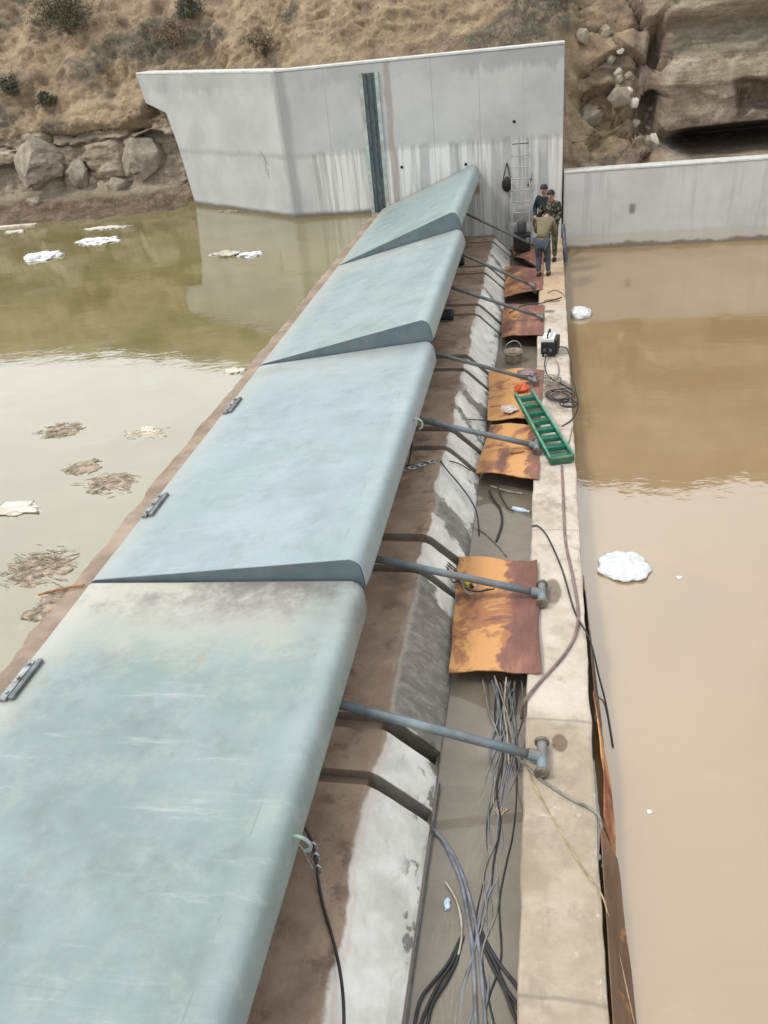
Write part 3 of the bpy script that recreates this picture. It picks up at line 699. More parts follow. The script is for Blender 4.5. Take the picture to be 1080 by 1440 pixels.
# boulders
RK = Mat('grey_brown_stone', .92, .2); RK.col(RK.mix(RK.step(RK.noise(3, 8, .65), .3, .7), (.20, .175, .135), (.38, .335, .265))); RK.bump(RK.noise(14, 8, .7), .6, .03)
def boulder(u, v, s, label, seed, pale=False, z=None):
    c = hill_at(u, v)
    if c is None: return
    bm = bmesh.new(); blob(bm, (0, 0, 0), s, .35, 1.3, 4, seed, rz=seed)
    for vv in bm.verts:
        q = vv.co * 2.2; vv.co += vv.co.normalized() * (mn.fractal(q * 2, .9, 2, 4)) * .05 * min(1, s[0] * 2)
    cut = [Vector((U(-1, 1), U(-1, .2), U(-.6, 1))).normalized() for _ in range(11)]
    for vv in bm.verts:                               # flat broken faces
        for n_ in cut:
            d_ = vv.co.dot(n_) - .66 * math.sqrt(sum((n_[q_] * s[q_]) ** 2 for q_ in range(3)))
            if d_ > 0: vv.co -= n_ * d_ * .92
    o = obj('boulder', bm, RK.m if not pale else CREAM); o.location = c + Vector((0, -s[1] * .3, s[2] * .2))
    tag(o, label, 'boulder', 'boulders below and on the slope')
boulder(50, 286, (.30, .22, .16), 'pale brown boulder at the foot of the rock outcrop, near the left border', 3)
boulder(55, 232, (1.15, .5, .72), 'big slanted greenish grey block in the left rock outcrop', 4)
boulder(205, 226, (1.05, .45, .85), 'big squarish grey block beside the edge of the wing wall', 6)
boulder(112, 250, (.5, .35, .55), 'middle grey block between the two big blocks of the outcrop', 9)
boulder(165, 262, (.4, .28, .3), 'small block low on the outcrop, just above the muddy bank', 12)
boulder(820, 52, (.36, .2, .2), 'pale block on the slope just above the corner of the tall wall', 14)
boulder(851, 46, (.2, .16, .26), 'small upright pale stone right of the pale block', 15)
boulder(830, 165, (.55, .35, .3), 'tan block under a dark ledge right of the tall wall edge', 17)
boulder(868, 140, (.4, .3, .35), 'grey block in the rubble chute left of the big rock bed', 18)
random.seed(12)
for k in range(16):
    f = k / 15
    boulder(872 + 40 * f + U(-22, 22), 70 + 130 * f + U(-8, 8), (U(.10, .24), U(.1, .18), U(.08, .2)), 'one of the small angular stones strewn down the rubble chute left of the cave', 30 + k, k % 3 == 0)
# ------------------------------------------------------------------ steel flap gates
TH = [R(2.4), R(6.8), R(13.5), R(20.9)]
GY = [(.16, 6.09), (6.13, 12.05), (12.09, 18.02), (18.06, 23.95)]
HX, HZ = -4.6, 1.04
TINT = [((.175, .228, .228), (.235, .292, .292)), ((.225, .283, .305), (.28, .342, .368)), ((.22, .277, .282), (.268, .325, .33)), ((.195, .257, .257), (.245, .305, .305))]
LAB = ['nearest and lowest steel flap gate, dusty green grey with a smeared far edge', 'second steel flap gate from the camera, clean pale blue top plate',
       'third steel flap gate from the camera, tilted with a deep slate end face', 'farthest and most raised steel flap gate, touching the tall wall']
def gate_prof(e=0.0):
    """cross-section in the gate's own plane: hinge at 0, tip near 2.95"""
    top = [(0, .045), (.05, .06), (.4, .06), (1.0, .06), (1.6, .06), (2.2, .06), (2.70, .06), (2.82, .058)]
    arc = [(2.855, .05), (2.885, .034), (2.912, .008), (2.93, -.03), (2.937, -.08)]
    bot = [(2.938, -.22), (2.93, -.26), (2.908, -.295), (2.87, -.32), (2.80, -.333), (2.70, -.33), (1.5, -.22), (.5, -.10), (.05, -.06), (0, -.04)]
    return top + arc + bot
for i in range(4):
    y0, y1 = GY[i]; Lg = y1 - y0
    g = thing('flap_gate', (HX, y0, HZ), LAB[i], 'flap gate', 'steel flap gates along the weir')
    g.rotation_euler = (0, -TH[i], 0)
    pr = gate_prof()
    n = len(pr); rows = []
    YS = [0, .004, .008, .014, .022] + [.022 + .956 * q / 26 for q in range(1, 26)] + [.978, .986, .992, .996, 1]; NY = len(YS) - 1
    for k in range(NY + 1):
        yy = .012 + (Lg - .024) * YS[k]
        pull = .03 * max(0, 1 - min(yy, Lg - yy) / .14) ** 2
        rows.append([Vector((px - (pull if px > 2.84 else 0), yy, pz + (.006 * mn.noise(Vector((px * 1.1, yy * .9, i * 5.0))) if q < 8 else 0))) for q, (px, pz) in enumerate(pr)] + [Vector((pr[0][0], yy, pr[0][1] + (.006 * mn.noise(Vector((pr[0][0] * 1.1, yy * .9, i * 5.0))))))])
    bm = bmesh.new(); grid(bm, rows); bmesh.ops.recalc_face_normals(bm, faces=bm.faces)
    o = obj('skin_plate', bm, mat_gate('gate_paint_%d' % (i + 1), [.85, .3, .3, .25][i], i * 4.3 + 1.7, TINT[i], Lg), g, smooth=True)
    for (a, b) in ((0, .0115), (Lg - .0115, Lg)):
        bm = bmesh.new(); prism(bm, [(px - (.03 if px > 2.84 else 0), pz) for px, pz in pr], 'y', a, b); obj('end_plate', bm, ENDP, g)
    # hinge lugs lying along the hinge edge
    for yy in ([4.38], [7.33, 10.15], [], [])[i]:
        yl = yy - y0
        bm = bmesh.new()
        box(bm, .03, .10, yl, yl + .50, .062, .095, .008)
        lg = obj('hinge_lug', bm, LUG, g)
        bm = bmesh.new(); box(bm, .115, .165, yl + .02, yl + .52, .062, .10, .008); obj('lug_bar', bm, plain('worn_lug_bar', (.19, .20, .205), .5, .3, .3, 9, (.1, .09, .08)), lg)
        for q in (.08, .26, .44):
            bm = bmesh.new(); lathe(bm, [(.018, .098), (.018, .115), (.001, .116)], 8, Matrix.Translation((.075, yl + q, 0)))
            obj('bolt', bm, LUG, lg)
    if i < 2:
        yh = (3.36, 9.5)[i] - y0
        bm = bmesh.new(); tube(bm, [(2.90, yh, -.10), (2.99, yh - .01, -.085), (3.05, yh - .02, -.13), (3.04, yh - .02, -.2), (2.99, yh - .01, -.235)], .014, 7, 4)
        obj('lifting_hook', bm, plain('pale_green_hook', (.30, .38, .35), .5), g)

# ------------------------------------------------------------------ prop rods
lo = [(762, 1065), (762, 835), (755, 627), (752, 535), (762, 446), (750, 402), (762, 350)]
hi = [(475, 990), (525, 785), (588, 590), (575, 487), (628, 402), (645, 355), (648, 297)]
RL = ['nearest blue grey prop rod, its pin stands on bare curb', 'prop rod crossing the largest rusty plate', 'prop rod ending beside the foot of the green ladder',
      'prop rod ending by the ladder top, under the third gate', 'prop rod just past the white welder, under the third gate', 'prop rod ending on a rusty plate near the standing workers, under the farthest gate',
      'farthest prop rod, ending at the feet of the workers by the wall']
RY = [5.08, 7.45, 11.05, 13.61, 17.01, 19.29, 22.6]
for k in range(7):
    a = at_z(*lo[k], .075); a.y = a.y
    b = at_y(*hi[k], a.y)
    d = (b - a); L1 = d.length + .35; dn_ = d.normalized()
    gi = 0 if k == 0 else (k + 1) // 2
    t = thing('prop_rod', a, RL[k], 'prop rod', 'prop rods holding up the gates')
    bm = bmesh.new(); tube(bm, [dn_ * .05, dn_ * L1], .043 if k < 3 else .035, 12); obj('rod', bm, STEEL if k < 3 else plain('dull_grey_rod_%d' % k, (.19, .20, .195), .5, .2, .2, 5, (.17, .13, .1)), t, smooth=True)
    Q = 1 if k < 3 else .72
    bm = bmesh.new(); tube(bm, [dn_ * .02, dn_ * .13], .055 * Q, 12); obj('rod_eye', bm, STEEL, t)
    bm = bmesh.new(); M = Matrix.Rotation(R(90), 4, 'X') @ Matrix.Scale(Q, 4)
    lathe(bm, [(.046, -.16), (.046, .16)], 14, M); ps = obj('pin_sleeve', bm, STEEL, t)
    cm = plain('rusty_collar_%d' % k, (.22, .19, .15), .6, .3, .3, 12, (.12, .07, .04))
    for s in (-1, 1):
        bm = bmesh.new(); lathe(bm, [(.052, s * .175 - .016), (.066, s * .175 - .014), (.07, s * .175), (.066, s * .175 + .014), (.034, s * .175 + .016), (.03, s * .175 + .004), (.0005, s * .175 + .004)], 16, M); obj('pin_collar', bm, cm, t)

# rubber stops on the crest
for n_, (u, v, lb) in enumerate(((640, 365, 'black rubber stop on the crest beneath the farthest gate'), (622, 440, 'black rubber stop on the crest beneath the third gate'))):
    p = at_z(u, v, .36)
    t = thing('rubber_stop', (p.x, p.y, .20), lb, 'rubber stop', 'rubber stops on the crest')
    bm = bmesh.new(); lathe(bm, [(.09, -.5), (.115, -.47), (.115, .2), (.1, .235)], 18, Matrix.Translation((0, 0, .115)) @ Matrix.Rotation(R(90), 4, 'Y')); obj('roller', bm, BLACK, t)
    bm = bmesh.new(); box(bm, -.5, .12, -.13, .13, -.01, .03, .006); obj('base_plate', bm, LUGD, t)

# ------------------------------------------------------------------ rusty plates over the trench
PL = [((645, 783), (755, 790), (760, 948), (632, 943), 'largest rusty plate, orange patches left and dark brown right, nearest the camera', .62, 4.4),
      ((690, 597), (760, 600), (757, 675), (668, 665), 'orange rusty plate beside the foot of the green ladder', .75, 5.1),
      ((687, 522), (765, 520), (760, 590), (686, 592), 'yellow orange rusty plate under the top of the green ladder', .95, 8.7),
      ((708, 430), (766, 430), (764, 472), (705, 474), 'mauve brown rusty plate just beyond the white welder', .3, 12.3),
      ((712, 374), (764, 380), (763, 407), (709, 418), 'rusty plate with an orange corner in front of the workers', .4, 17.9),
      ((720, 340), (765, 345), (765, 380), (722, 357), 'dark rusty plate lying askew by the wall foot', .15, 23.5)]
for k, (q0, q1, q2, q3, lb, amt, sd_) in enumerate(PL):
    zl, zr = -.13, .022
    c0, c1, c2, c3 = at_z(*q0, zl), at_z(*q1, zr), at_z(*q2, zr), at_z(*q3, zl)
    c = (c0 + c1 + c2 + c3) / 4
    if k == 5: c1.z += .02; c3.z -= .05
    nx, ny = 24, 28; rows = []
    def sm01(t_): t_ = max(0, min(1, t_)); return t_ * t_
    for a in range(ny + 1):
        row = []
        for b in range(nx + 1):
            u_, v_ = b / nx, a / ny
            p = (c3 * (1 - u_) + c2 * u_) * (1 - v_) + (c0 * (1 - u_) + c1 * u_) * v_
            p.z += .04 * math.sin(math.pi * u_) * (1 if k else .45) + .03 * mn.noise(Vector((u_ * 2 + sd_, v_ * 2.2, 0))) + (.03 * sm01((u_ - .9) / .1) if k == 0 else 0) + .02 * abs(v_ - .5) * math.sin(u_ * 9 + sd_)
            if b in (0, nx): p.x += .02 * mn.noise(Vector((v_ * 4, sd_, b)))
            if a in (0, ny): p.y += .012 * mn.noise(Vector((u_ * 7, sd_, a)))
            row.append(p - c)
        rows.append(row)
    bm = bmesh.new(); grid(bm, rows); bmesh.ops.recalc_face_normals(bm, faces=bm.faces)
    if sum((f.normal.z for f in bm.faces)) < 0: bmesh.ops.reverse_faces(bm, faces=bm.faces)
    bmesh.ops.solidify(bm, geom=bm.faces[:], thickness=.014)
    o = obj('rusty_plate', bm, mat_rust('rusty_plate_%d' % (k + 1), sd_, amt, split=[.17, .3, .2, .02, .1, .2][k]), smooth=False); o.location = c
    tag(o, lb, 'steel plate', 'rusty plates over the trench')

# rusty formwork sheets wedged outside the curb
def sheet(name, pts_top, pts_bot, label, mat, seed):
    A = spline(pts_top, 6); B = spline(pts_bot, 6); bm = bmesh.new(); rows = []
    c = Vector(pts_top[0])
    for j in range(7):
        f = j / 6
        rows.append([a.lerp(b, f) - c + Vector((.012 * mn.noise(Vector((i_ * .3, j * .4, seed))), 0, 0)) for i_, (a, b) in enumerate(zip(A, B))])
    grid(bm, rows); bmesh.ops.recalc_face_normals(bm, faces=bm.faces); bmesh.ops.solidify(bm, geom=bm.faces[:], thickness=.01)
    o = obj(name, bm, mat); o.location = c; tag(o, label, 'formwork sheet', 'rusty formwork sheets outside the curb')
sheet('formwork_sheet', [(.475, 8.0, -.05), (.50, 7.0, -.04), (.51, 6.0, -.06), (.50, 5.7, -.08)], [(.49, 8.0, -.45), (.55, 7.0, -.45), (.60, 6.0, -.45), (.62, 5.6, -.45)],
      'dark thin formwork sheet standing outside the curb, farthest of the three', mat_rust('dark_sheet', 3.3, 0, (.06, .045, .035)), 1)
sheet('formwork_sheet', [(.50, 6.05, -.03), (.53, 5.5, -.05), (.54, 5.0, -.06), (.52, 4.55, -.1)], [(.53, 6.1, -.45), (.62, 5.5, -.45), (.66, 5.0, -.45), (.66, 4.4, -.45)],
      'bright orange rusted formwork sheet outside the curb, the middle of the three', mat_rust('orange_sheet', 9.1, .75, (.16, .06, .035)), 2)
sheet('formwork_sheet', [(.48, 4.52, -.04), (.49, 3.7, -.05), (.485, 3.0, -.05), (.48, 1.5, -.05)], [(.66, 4.4, -.42), (.69, 3.7, -.42), (.71, 3.0, -.42), (.72, 1.5, -.42)],
      'flat brown formwork sheet outside the curb, nearest the camera', mat_rust('brown_sheet', 5.1, .05, (.12, .075, .05)), 3)
# grey plank where the curb meets the far wall
bm = bmesh.new(); pa, pb = Vector((.55, 22.8, -.4)), Vector((.475, 23.75, .42))
tube(bm, [(0, 0, 0), pb - pa], .06, 8); o = obj('leaning_post', bm, LUGD); o.location = pa; tag(o, 'dark grey post leaning at the far end of the curb, behind the workers', 'post')

# ------------------------------------------------------------------ green ladder
A = at_z(736, 557, .22); B = at_z(790, 650, .03)
ax = (A - B); LL = ax.length; ax.normalize(); sdv = ax.cross(Vector((0, 0, 1))).normalized(); nz_ = sdv.cross(ax)
Ml = Matrix((sdv, ax, nz_)).transposed().to_4x4()
lad = thing('green_ladder', B, 'green step ladder with broad treads lying across the curb', 'ladder'); lad.rotation_euler = Ml.to_euler()
for s in (-1, 1):
    bm = bmesh.new()
    def wv(yy): return .175 - .03 * yy / LL
    vs = box(bm, -.011, .011, 0, LL, 0, .10, .004); vs += box(bm, -.03 if s > 0 else .011, -.011 if s > 0 else .03, 0, LL, .082, .10, .003)
    for v in bm.verts: v.co.x += s * wv(v.co.y)
    rl = obj('side_rail', bm, GREEN, lad)
    bm = bmesh.new(); vs = box(bm, -.013, .013, .01, LL - .01, .1015, .106, .0015)
    for v in bm.verts: v.co.x += s * wv(v.co.y)
    obj('worn_edge', bm, GREENL, rl)
for k in range(8):
    yy = .10 + k * (LL - .25) / 7
    bm = bmesh.new(); ww = wv(yy) - .013
    Mt = Matrix.Translation((0, yy, .055)) @ Matrix.Rotation(R(-14), 4, 'X')
    box(bm, -ww, ww, -.075, .075, -.012, .012, .003, Mt); box(bm, -ww, ww, -.079, -.066, -.05, -.012, .003, Mt)
    obj('tread', bm, GREEN, lad)
bm = bmesh.new(); box(bm, -.18, .18, -.02, .03, -.005, .095, .006); obj('foot_bar', bm, GREEN, lad)

# ------------------------------------------------------------------ portable welder
p = at_z(773, 497, 0)
wel = thing('portable_welder', p, 'small white and black portable welder standing on the curb', 'welder', rz=R(-8))
bm = bmesh.new(); box(bm, -.13, .10, -.2, .2, .12, .36, .02); obj('housing', bm, WHITE, wel)
for s in (-1, 1):
    bm = bmesh.new(); box(bm, -.14, .12, s * .2 - .03, s * .2 + .03, .06, .30, .02); obj('end_panel', bm, BLACK, wel)
bm = bmesh.new(); box(bm, .101, .17, -.17, .17, .05, .33, .02); obj('side_cover', bm, BLACK, wel)
bm = bmesh.new(); tube(bm, [(-.02, -.17, .34), (-.02, -.14, .43), (-.02, .14, .43), (-.02, .17, .34)], .016, 8, 4); obj('handle', bm, BLACK, wel)
for xx in (-.06, .05):
    bm = bmesh.new(); lathe(bm, [(.03, 0), (.03, .06), (.018, .08)], 10, Matrix.Translation((xx, -.232, .16)) @ Matrix.Rotation(R(90), 4, 'X')); obj('socket', bm, LUGD, wel)
for (a_, b_) in ((-.1, -.17), (-.1, .17), (.1, -.17), (.1, .17)):
    bm = bmesh.new(); lathe(bm, [(.02, 0), (.02, .07)], 8, Matrix.Translation((a_, b_, 0))); obj('foot', bm, BLACK, wel)
p = at_z(775, 470, .05)
bm = bmesh.new(); box(bm, -.012, .012, -.35, .35, 0, .03, .004); o = obj('pale_batten', bm, STRAWP); o.location = (p.x, p.y, .42); o.rotation_euler = (0, 0, R(38)); o.location = (p.x - .05, p.y + .1, .0); tag(o, 'pale thin batten lying behind the welder', 'batten')

# ------------------------------------------------------------------ cables
def cable(pts, r, mat, label, cat='cable', z=None, name=None, group=None, sm_=6, sides=7):
    q = [Vector(p_) for p_ in pts]; c = q[0].copy()
    bm = bmesh.new(); tube(bm, [p_ - c for p_ in q], r, sides, sm_)
    o = obj(name or 'loose_cable', bm, mat, smooth=True); o.location = c; return tag(o, label, cat, group)
def pz(l): return [at_z(u, v, z) for u, v, z in l]
GC = 'cables lying about the weir'
# on the curb
cable(pz([(748, 740, .01), (757, 740, .015), (770, 755, .015), (790, 800, .015), (808, 860, .015), (826, 892, .02), (834, 915, -.05), (842, 950, -.2), (852, 990, -.33), (862, 1050, -.34)]), .010, CABLE, 'black cable crossing the curb beside the white bag and dropping into the brown water', group=GC)
cable(pz([(790, 655, .015), (792, 700, .02), (795, 760, .02), (805, 810, .02), (813, 860, .02), (808, 895, .02), (790, 925, .02), (760, 958, .02), (738, 985, .01), (733, 1010, -.2)]), .016, HOSE, 'dusty reddish hose running from the ladder foot along the curb, bending back to the trench', 'hose', name='hose', group=GC)
cable(pz([(716, 1045, -.28), (730, 1068, -.05), (741, 1078, .02), (760, 1096, .015), (800, 1122, .015), (835, 1140, .015), (845, 1156, -.02), (846, 1180, -.12), (845, 1200, -.3)]), .014, CABLEG, 'grey green cable crossing the curb from the nearest pin and curling over its outer side', group=GC)
cable(pz([(735, 1070, .01), (760, 1120, .012), (790, 1172, .012), (820, 1222, .012), (846, 1258, .012), (858, 1300, -.1), (872, 1350, -.2), (892, 1440, -.3)]), .0065, TWINE, 'thin straw coloured wire running diagonally down the near curb', 'wire', name='thin_wire', group=GC)
# in the trench: bundle
random.seed(11)
def wob(base, dx, n): return [(u + dx + U(-n, n), v, z) for u, v, z in base]
b1 = [(700, 955, -.24), (706, 1000, -.28), (712, 1050, -.30), (702, 1110, -.325), (660, 1180, -.335), (640, 1260, -.335), (642, 1350, -.33), (645, 1460, -.33)]
for k in range(6):
    cable(pz(wob(b1, (k - 2.5) * 8, 13)), .0085, CABLEB if k % 2 else CABLEG, 'thin grey cable of the sunken bundle winding along the trench floor', group='sunken trench cables')
b2 = [(727, 955, -.22), (722, 1010, -.29), (718, 1075, -.31), (690, 1160, -.33), (655, 1240, -.335), (622, 1330, -.33), (615, 1460, -.33)]
for k in range(4):
    cable(pz(wob(b2, (k - 1.5) * 10, 14)), .0085, CABLEB if k % 2 else CABLEG, 'thin grey cable of the sunken bundle winding along the trench floor', group='sunken trench cables')
for k in range(9):
    u0 = 705 + U(-8, 24); pts = [(u0, 955 + U(0, 20), -.25)]; uu = u0
    for vv in (1010, 1060, 1110, 1165, 1220, 1280, 1340, 1400, 1460):
        tgt = 712 - (vv - 955) * (.13 + .02 * k - .08) ; uu += (tgt - uu) * .35 + U(-14, 14)
        lim = 612 - (vv - 1150) * .12
        pts.append((max(uu, lim + 12), vv + U(-10, 10), -.318 + U(-.012, .016)))
    cable(pz(pts), U(.006, .009), (CABLE, CABLEG, CABLEB)[k % 3], 'thin loose wire tangled over the sunken bundle along the trench', 'wire', name='thin_wire', group='tangled trench wires')
cable(pz([(607, 1165, -.29), (618, 1175, -.30), (632, 1200, -.305), (648, 1240, -.305), (658, 1290, -.305), (665, 1340, -.31), (670, 1450, -.31)]), .017, CABLEB, 'thick blue grey cable curving away from the foot of the white slope', group=GC)
cable(pz([(612, 1170, -.29), (626, 1185, -.30), (644, 1215, -.305), (660, 1262, -.305), (672, 1320, -.31), (684, 1450, -.31)]), .015, CABLEB, 'second thick blue grey cable hugging the one at the slope foot', group=GC)
for k, (dx, lb) in enumerate(((0, 'black cable coming from the lower end of the trench, leftmost of three'), (12, 'black cable at the lower end of the trench, middle of three'), (24, 'black cable at the lower end of the trench, rightmost of three'))):
    cable(pz([(658 + dx * .1, 1240, -.335), (664 + dx * .2, 1282, -.332), (676 + dx * .3, 1322, -.322), (690 + dx * .5, 1355, -.31), (704 + dx + U(-6, 6), 1392, -.29), (722 + dx * 1.1 + U(-7, 7), 1425 + U(-9, 9), -.27), (742 + dx * 1.2, 1470, -.25)]), .014, CABLE, lb, group=GC)
for k, (dx, lb) in enumerate(((0, 'dark cable loop near the white slope, outermost'), (9, 'dark cable loop near the white slope, innermost'), (18, 'dark cable loop near the white slope, middle one'))):
    cable(pz([(668 + dx * .2, 1240, -.335), (656 + dx * .3, 1295, -.332), (640 + dx * .4, 1335, -.32), (630 + dx * .6, 1355, -.305), (610 + dx, 1380, -.30), (592 + dx + U(-8, 8), 1405 + U(-8, 8), -.295), (583 + dx, 1440, -.3), (578 + dx, 1480, -.3)]), .013, CABLE, lb, group=GC)
cable(pz([(626, 1240, -.30), (640, 1262, -.29), (648, 1290, -.29), (649, 1320, -.30), (644, 1345, -.31)]), .008, STRAWP, 'pale thin wire loop floating at the left of the trench bundle', 'wire', name='thin_wire', group=GC)
cable(pz([(695, 950, -.1), (712, 1000, -.2), (722, 1045, -.24), (733, 1085, -.27)]), .009, CABLEG, 'grey cable hanging from beneath the largest rusty plate, left one', group=GC)
cable(pz([(712, 952, -.1), (709, 1000, -.22), (713, 1030, -.26), (716, 1075, -.30)]), .008, STRAWP, 'pale wire hanging from beneath the largest rusty plate', 'wire', name='thin_wire', group=GC)
# upper trench
cable(pz([(688, 690, -.27), (692, 700, -.28), (703, 715, -.295), (706, 735, -.30), (700, 755, -.30), (697, 762, -.31)]), .016, CABLE, 'short black frayed cable end in the trench beyond the largest plate', group=GC)
cable(pz([(700, 685, -.24), (705, 700, -.27), (715, 715, -.29), (722, 718, -.29)]), .010, CABLE, 'short black cable tied to the floating bottle', group=GC)
cable(pz([(690, 683, -.25), (705, 688, -.27), (722, 692, -.28), (735, 694, -.29)]), .009, STRAWP, 'pale stem lying across the trench under the orange plate', 'stem', name='dry_stem')
cable(pz([(672, 742, -.30), (690, 757, -.30), (705, 772, -.30), (712, 782, -.30)]), .008, CABLEG, 'thin grey wire across the trench behind the largest plate', 'wire', name='thin_wire', group=GC)
# across the slope
cable(pz([(620, 648, .21), (628, 660, .205), (645, 680, .05), (660, 700, -.08), (670, 720, -.16), (673, 740, -.25), (674, 752, -.30)]), .010, CABLE, 'black cable draped down the white slope behind the largest plate', group=GC)
cable(pz([(570, 655, .24), (590, 652, .22), (612, 648, .21), (640, 650, .1), (662, 662, -.1)]), .009, CABLE, 'black cable stretched over the crest below the second gate hook', group=GC)
cable(pz([(645, 589, -.02), (665, 590, .02), (690, 592, .06)]), .009, CABLE, 'short dark rod poking out from between the two orange plates', 'rod', name='short_rod', group=GC)
for k, (o1, o2, lb) in enumerate(((0, 0, 'black cable loop drooping on the slope beside the largest plate, uppermost'), (6, 9, 'black cable loop on the slope by the yellow fitting, middle one'), (-4, 18, 'black cable loop on the slope by the yellow fitting, lowest'))):
    cable(pz([(606 + o1, 775 + o2 * .6, -.02), (612 + o1, 782 + o2, -.0), (628, 790 + o2 * .4, -.05), (640 + o1, 800 + o2, -.08), (645, 812 + o2 * .3, -.04), (655 + o1, 826, .0), (670, 832, .02), (690 + o1, 828, .04)]), .0085, CABLE, lb, group=GC)
cable(pz([(640, 805, .0), (652, 822, .02), (665, 830, .035), (672, 822, .03), (664, 815, .03), (652, 820, .03), (656, 833, .03), (668, 836, .03)]), .010, CABLEG, 'coiled lead under the yellow fitting on the largest plate', group=GC)
p = at_z(659, 822, .04)
t = thing('yellow_fitting', p, 'small yellow plastic fitting lying on the largest rusty plate', 'fitting', rz=R(30))
bm = bmesh.new(); lathe(bm, [(.02, -.06), (.042, -.05), (.046, 0), (.042, .05), (.025, .06)], 14, Matrix.Translation((0, 0, .04)) @ Matrix.Rotation(R(90), 4, 'X')); obj('cap', bm, YELL, t)
bm = bmesh.new(); lathe(bm, [(.018, .058), (.018, .12)], 10, Matrix.Translation((0, 0, .04)) @ Matrix.Rotation(R(90), 4, 'X')); obj('nozzle', bm, BLACK, t)
# hooked cable on gate 1
t = thing('shackled_cable', at_z(430, 1165, .6), 'dark cable with shiny shackle hanging from the nearest gate onto the crest', 'cable')
o0 = t.location.copy()
bm = bmesh.new(); tube(bm, [q - o0 for q in pz([(425, 1158, .62), (436, 1178, .50), (443, 1205, .36), (447, 1235, .235), (455, 1275, .215), (468, 1320, .215), (478, 1365, .21), (483, 1410, .2), (484, 1470, .19)])], .012, 8, 6); obj('wire_rope', bm, CABLE, t, True)
bm = bmesh.new()
for (u, v, z) in ((440, 1190, .44), (444, 1205, .36), (447, 1222, .29)):
    c = at_z(u, v, z) - o0
    tube(bm, [c + Vector((.028 * math.cos(a), .0, .045 * math.sin(a))) for a in [2 * math.pi * q / 14 for q in range(15)]], .010, 6)
tube(bm, [q - o0 for q in pz([(415, 1183, .86), (424, 1192, .7), (432, 1208, .5), (440, 1222, .38)])], .008, 6, 5)
obj('shackle', bm, GALV, t, True)
t = thing('shackle_chain', at_z(585, 655, .22), 'short chain of shackles on the crest below the second gate hook', 'chain'); o0 = t.location.copy()
bm = bmesh.new()
for k in range(6):
    c = at_z(572 + k * 7, 660 - k * 2.2, .235) - o0
    tube(bm, [c + Vector((.05 * math.cos(a), .03 * math.sin(a) if k % 2 else 0, .0 if k % 2 else .028 * math.sin(a))) for a in [2 * math.pi * q / 12 for q in range(13)]], .011, 6)
obj('links', bm, GALV, t)
bm = bmesh.new(); tube(bm, [q - o0 for q in pz([(580, 622, .8), (577, 640, .5), (573, 658, .25)])], .01, 6, 4); obj('wire_rope', bm, CABLE, t)
# coils on the curb by the ladder
random.seed(4)
def coil(u, v, r, n, label, mat, z=.02):
    c = at_z(u, v, z); bm = bmesh.new(); pts = []
    for k in range(n * 12):
        a = k / 12 * 2 * math.pi; rr = r * (1 + .25 * math.sin(k * .37) + U(-.06, .06))
        pts.append((rr * math.cos(a), rr * 1.15 * math.sin(a), .012 + .05 * abs(math.sin(k * .23)) + .004 * (k / 12)))
    tube(bm, pts, .0095, 6, 3)
    o = obj('coiled_cable', bm, mat, smooth=True); o.location = c; tag(o, label, 'coiled cable', 'coils on the curb')
coil(788, 560, .20, 4, 'tangled dark cable coil on the curb just beyond the ladder, larger one', CABLE)
coil(776, 537, .15, 3, 'brownish cable coil on the curb between ladder and welder', CABLEG)
coil(800, 572, .13, 3, 'small black cable coil at the outer edge of the curb by the ladder', CABLE)
cable(pz([(785, 488, .1), (797, 490, .05), (803, 510, .02), (806, 535, .015), (812, 560, .015), (813, 572, -.05), (806, 588, .01), (790, 600, .01)]), .011, CABLE, 'black welding lead looping along the outer edge of the curb', group=GC)
cable(pz([(768, 500, .08), (766, 515, .03), (772, 530, .015), (790, 540, .015), (805, 548, .015)]), .011, CABLE, 'black welding lead from the welder to the coils', group=GC)
cable(pz([(781, 505, .08), (786, 520, .03), (784, 535, .02), (793, 552, .02)]), .010, CABLEG, 'grey lead trailing from the welder, shorter one', group=GC)
cable(pz([(805, 600, .012), (800, 622, .012), (793, 640, .05)]), .008, CABLEG, 'thin grey lead on the curb touching the ladder foot', group=GC)
cable(pz([(716, 440, .06), (735, 430, .06), (752, 428, .05), (770, 424, .015), (790, 418, .015)]), .012, CABLE, 'black cable lying across the curb beyond the second mauve plate', group=GC)
cable(pz([(770, 412, .015), (780, 408, .015), (790, 412, .015), (795, 418, .01)]), .014, CABLEG, 'short thick grey cable on the orange stained curb near the workers', group=GC)
# thin pipe at the foot of the slope
bm = bmesh.new(); tube(bm, [(-.918, -2, -.285), (-.915, 1.5, -.285), (-.92, 3.2, -.28), (-.912, 5.0, -.275)], .008, 8, 4)
tag(obj('thin_pipe', bm, LUGD, smooth=True), 'thin dark pipe along the foot of the near white slope', 'pipe')

# ------------------------------------------------------------------ small litter
def rag(name, c, s, mat, label, cat, seed, rz=0, amp=.35, sub=4):
    bm = bmesh.new(); blob(bm, (0, 0, 0), s, amp, 1.6, sub, seed, rz, True)
    for v in bm.verts:
        if v.co.z < -s[2] * .55: v.co.z = -s[2] * .55
    o = obj(name, bm, mat, smooth=True); o.location = Vector(c) + Vector((0, 0, s[2] * .5)); return tag(o, label, cat)
rag('orange_rag', at_z(733, 549, .03), (.12, .1, .08), RED, 'orange red crumpled rag next to the ladder top', 'rag', 2)
rag('pink_rag', at_z(716, 577, .0), (.13, .12, .05), PINK, 'dirty pale rag on the yellow orange plate beside the ladder', 'rag', 5)
rag('mauve_rag', at_z(740, 527, .03), (.16, .13, .06), plain('mauve_cloth', (.26, .20, .21), .85), 'mauve grey crumpled cloth by the rod end beyond the ladder', 'cloth', 8)
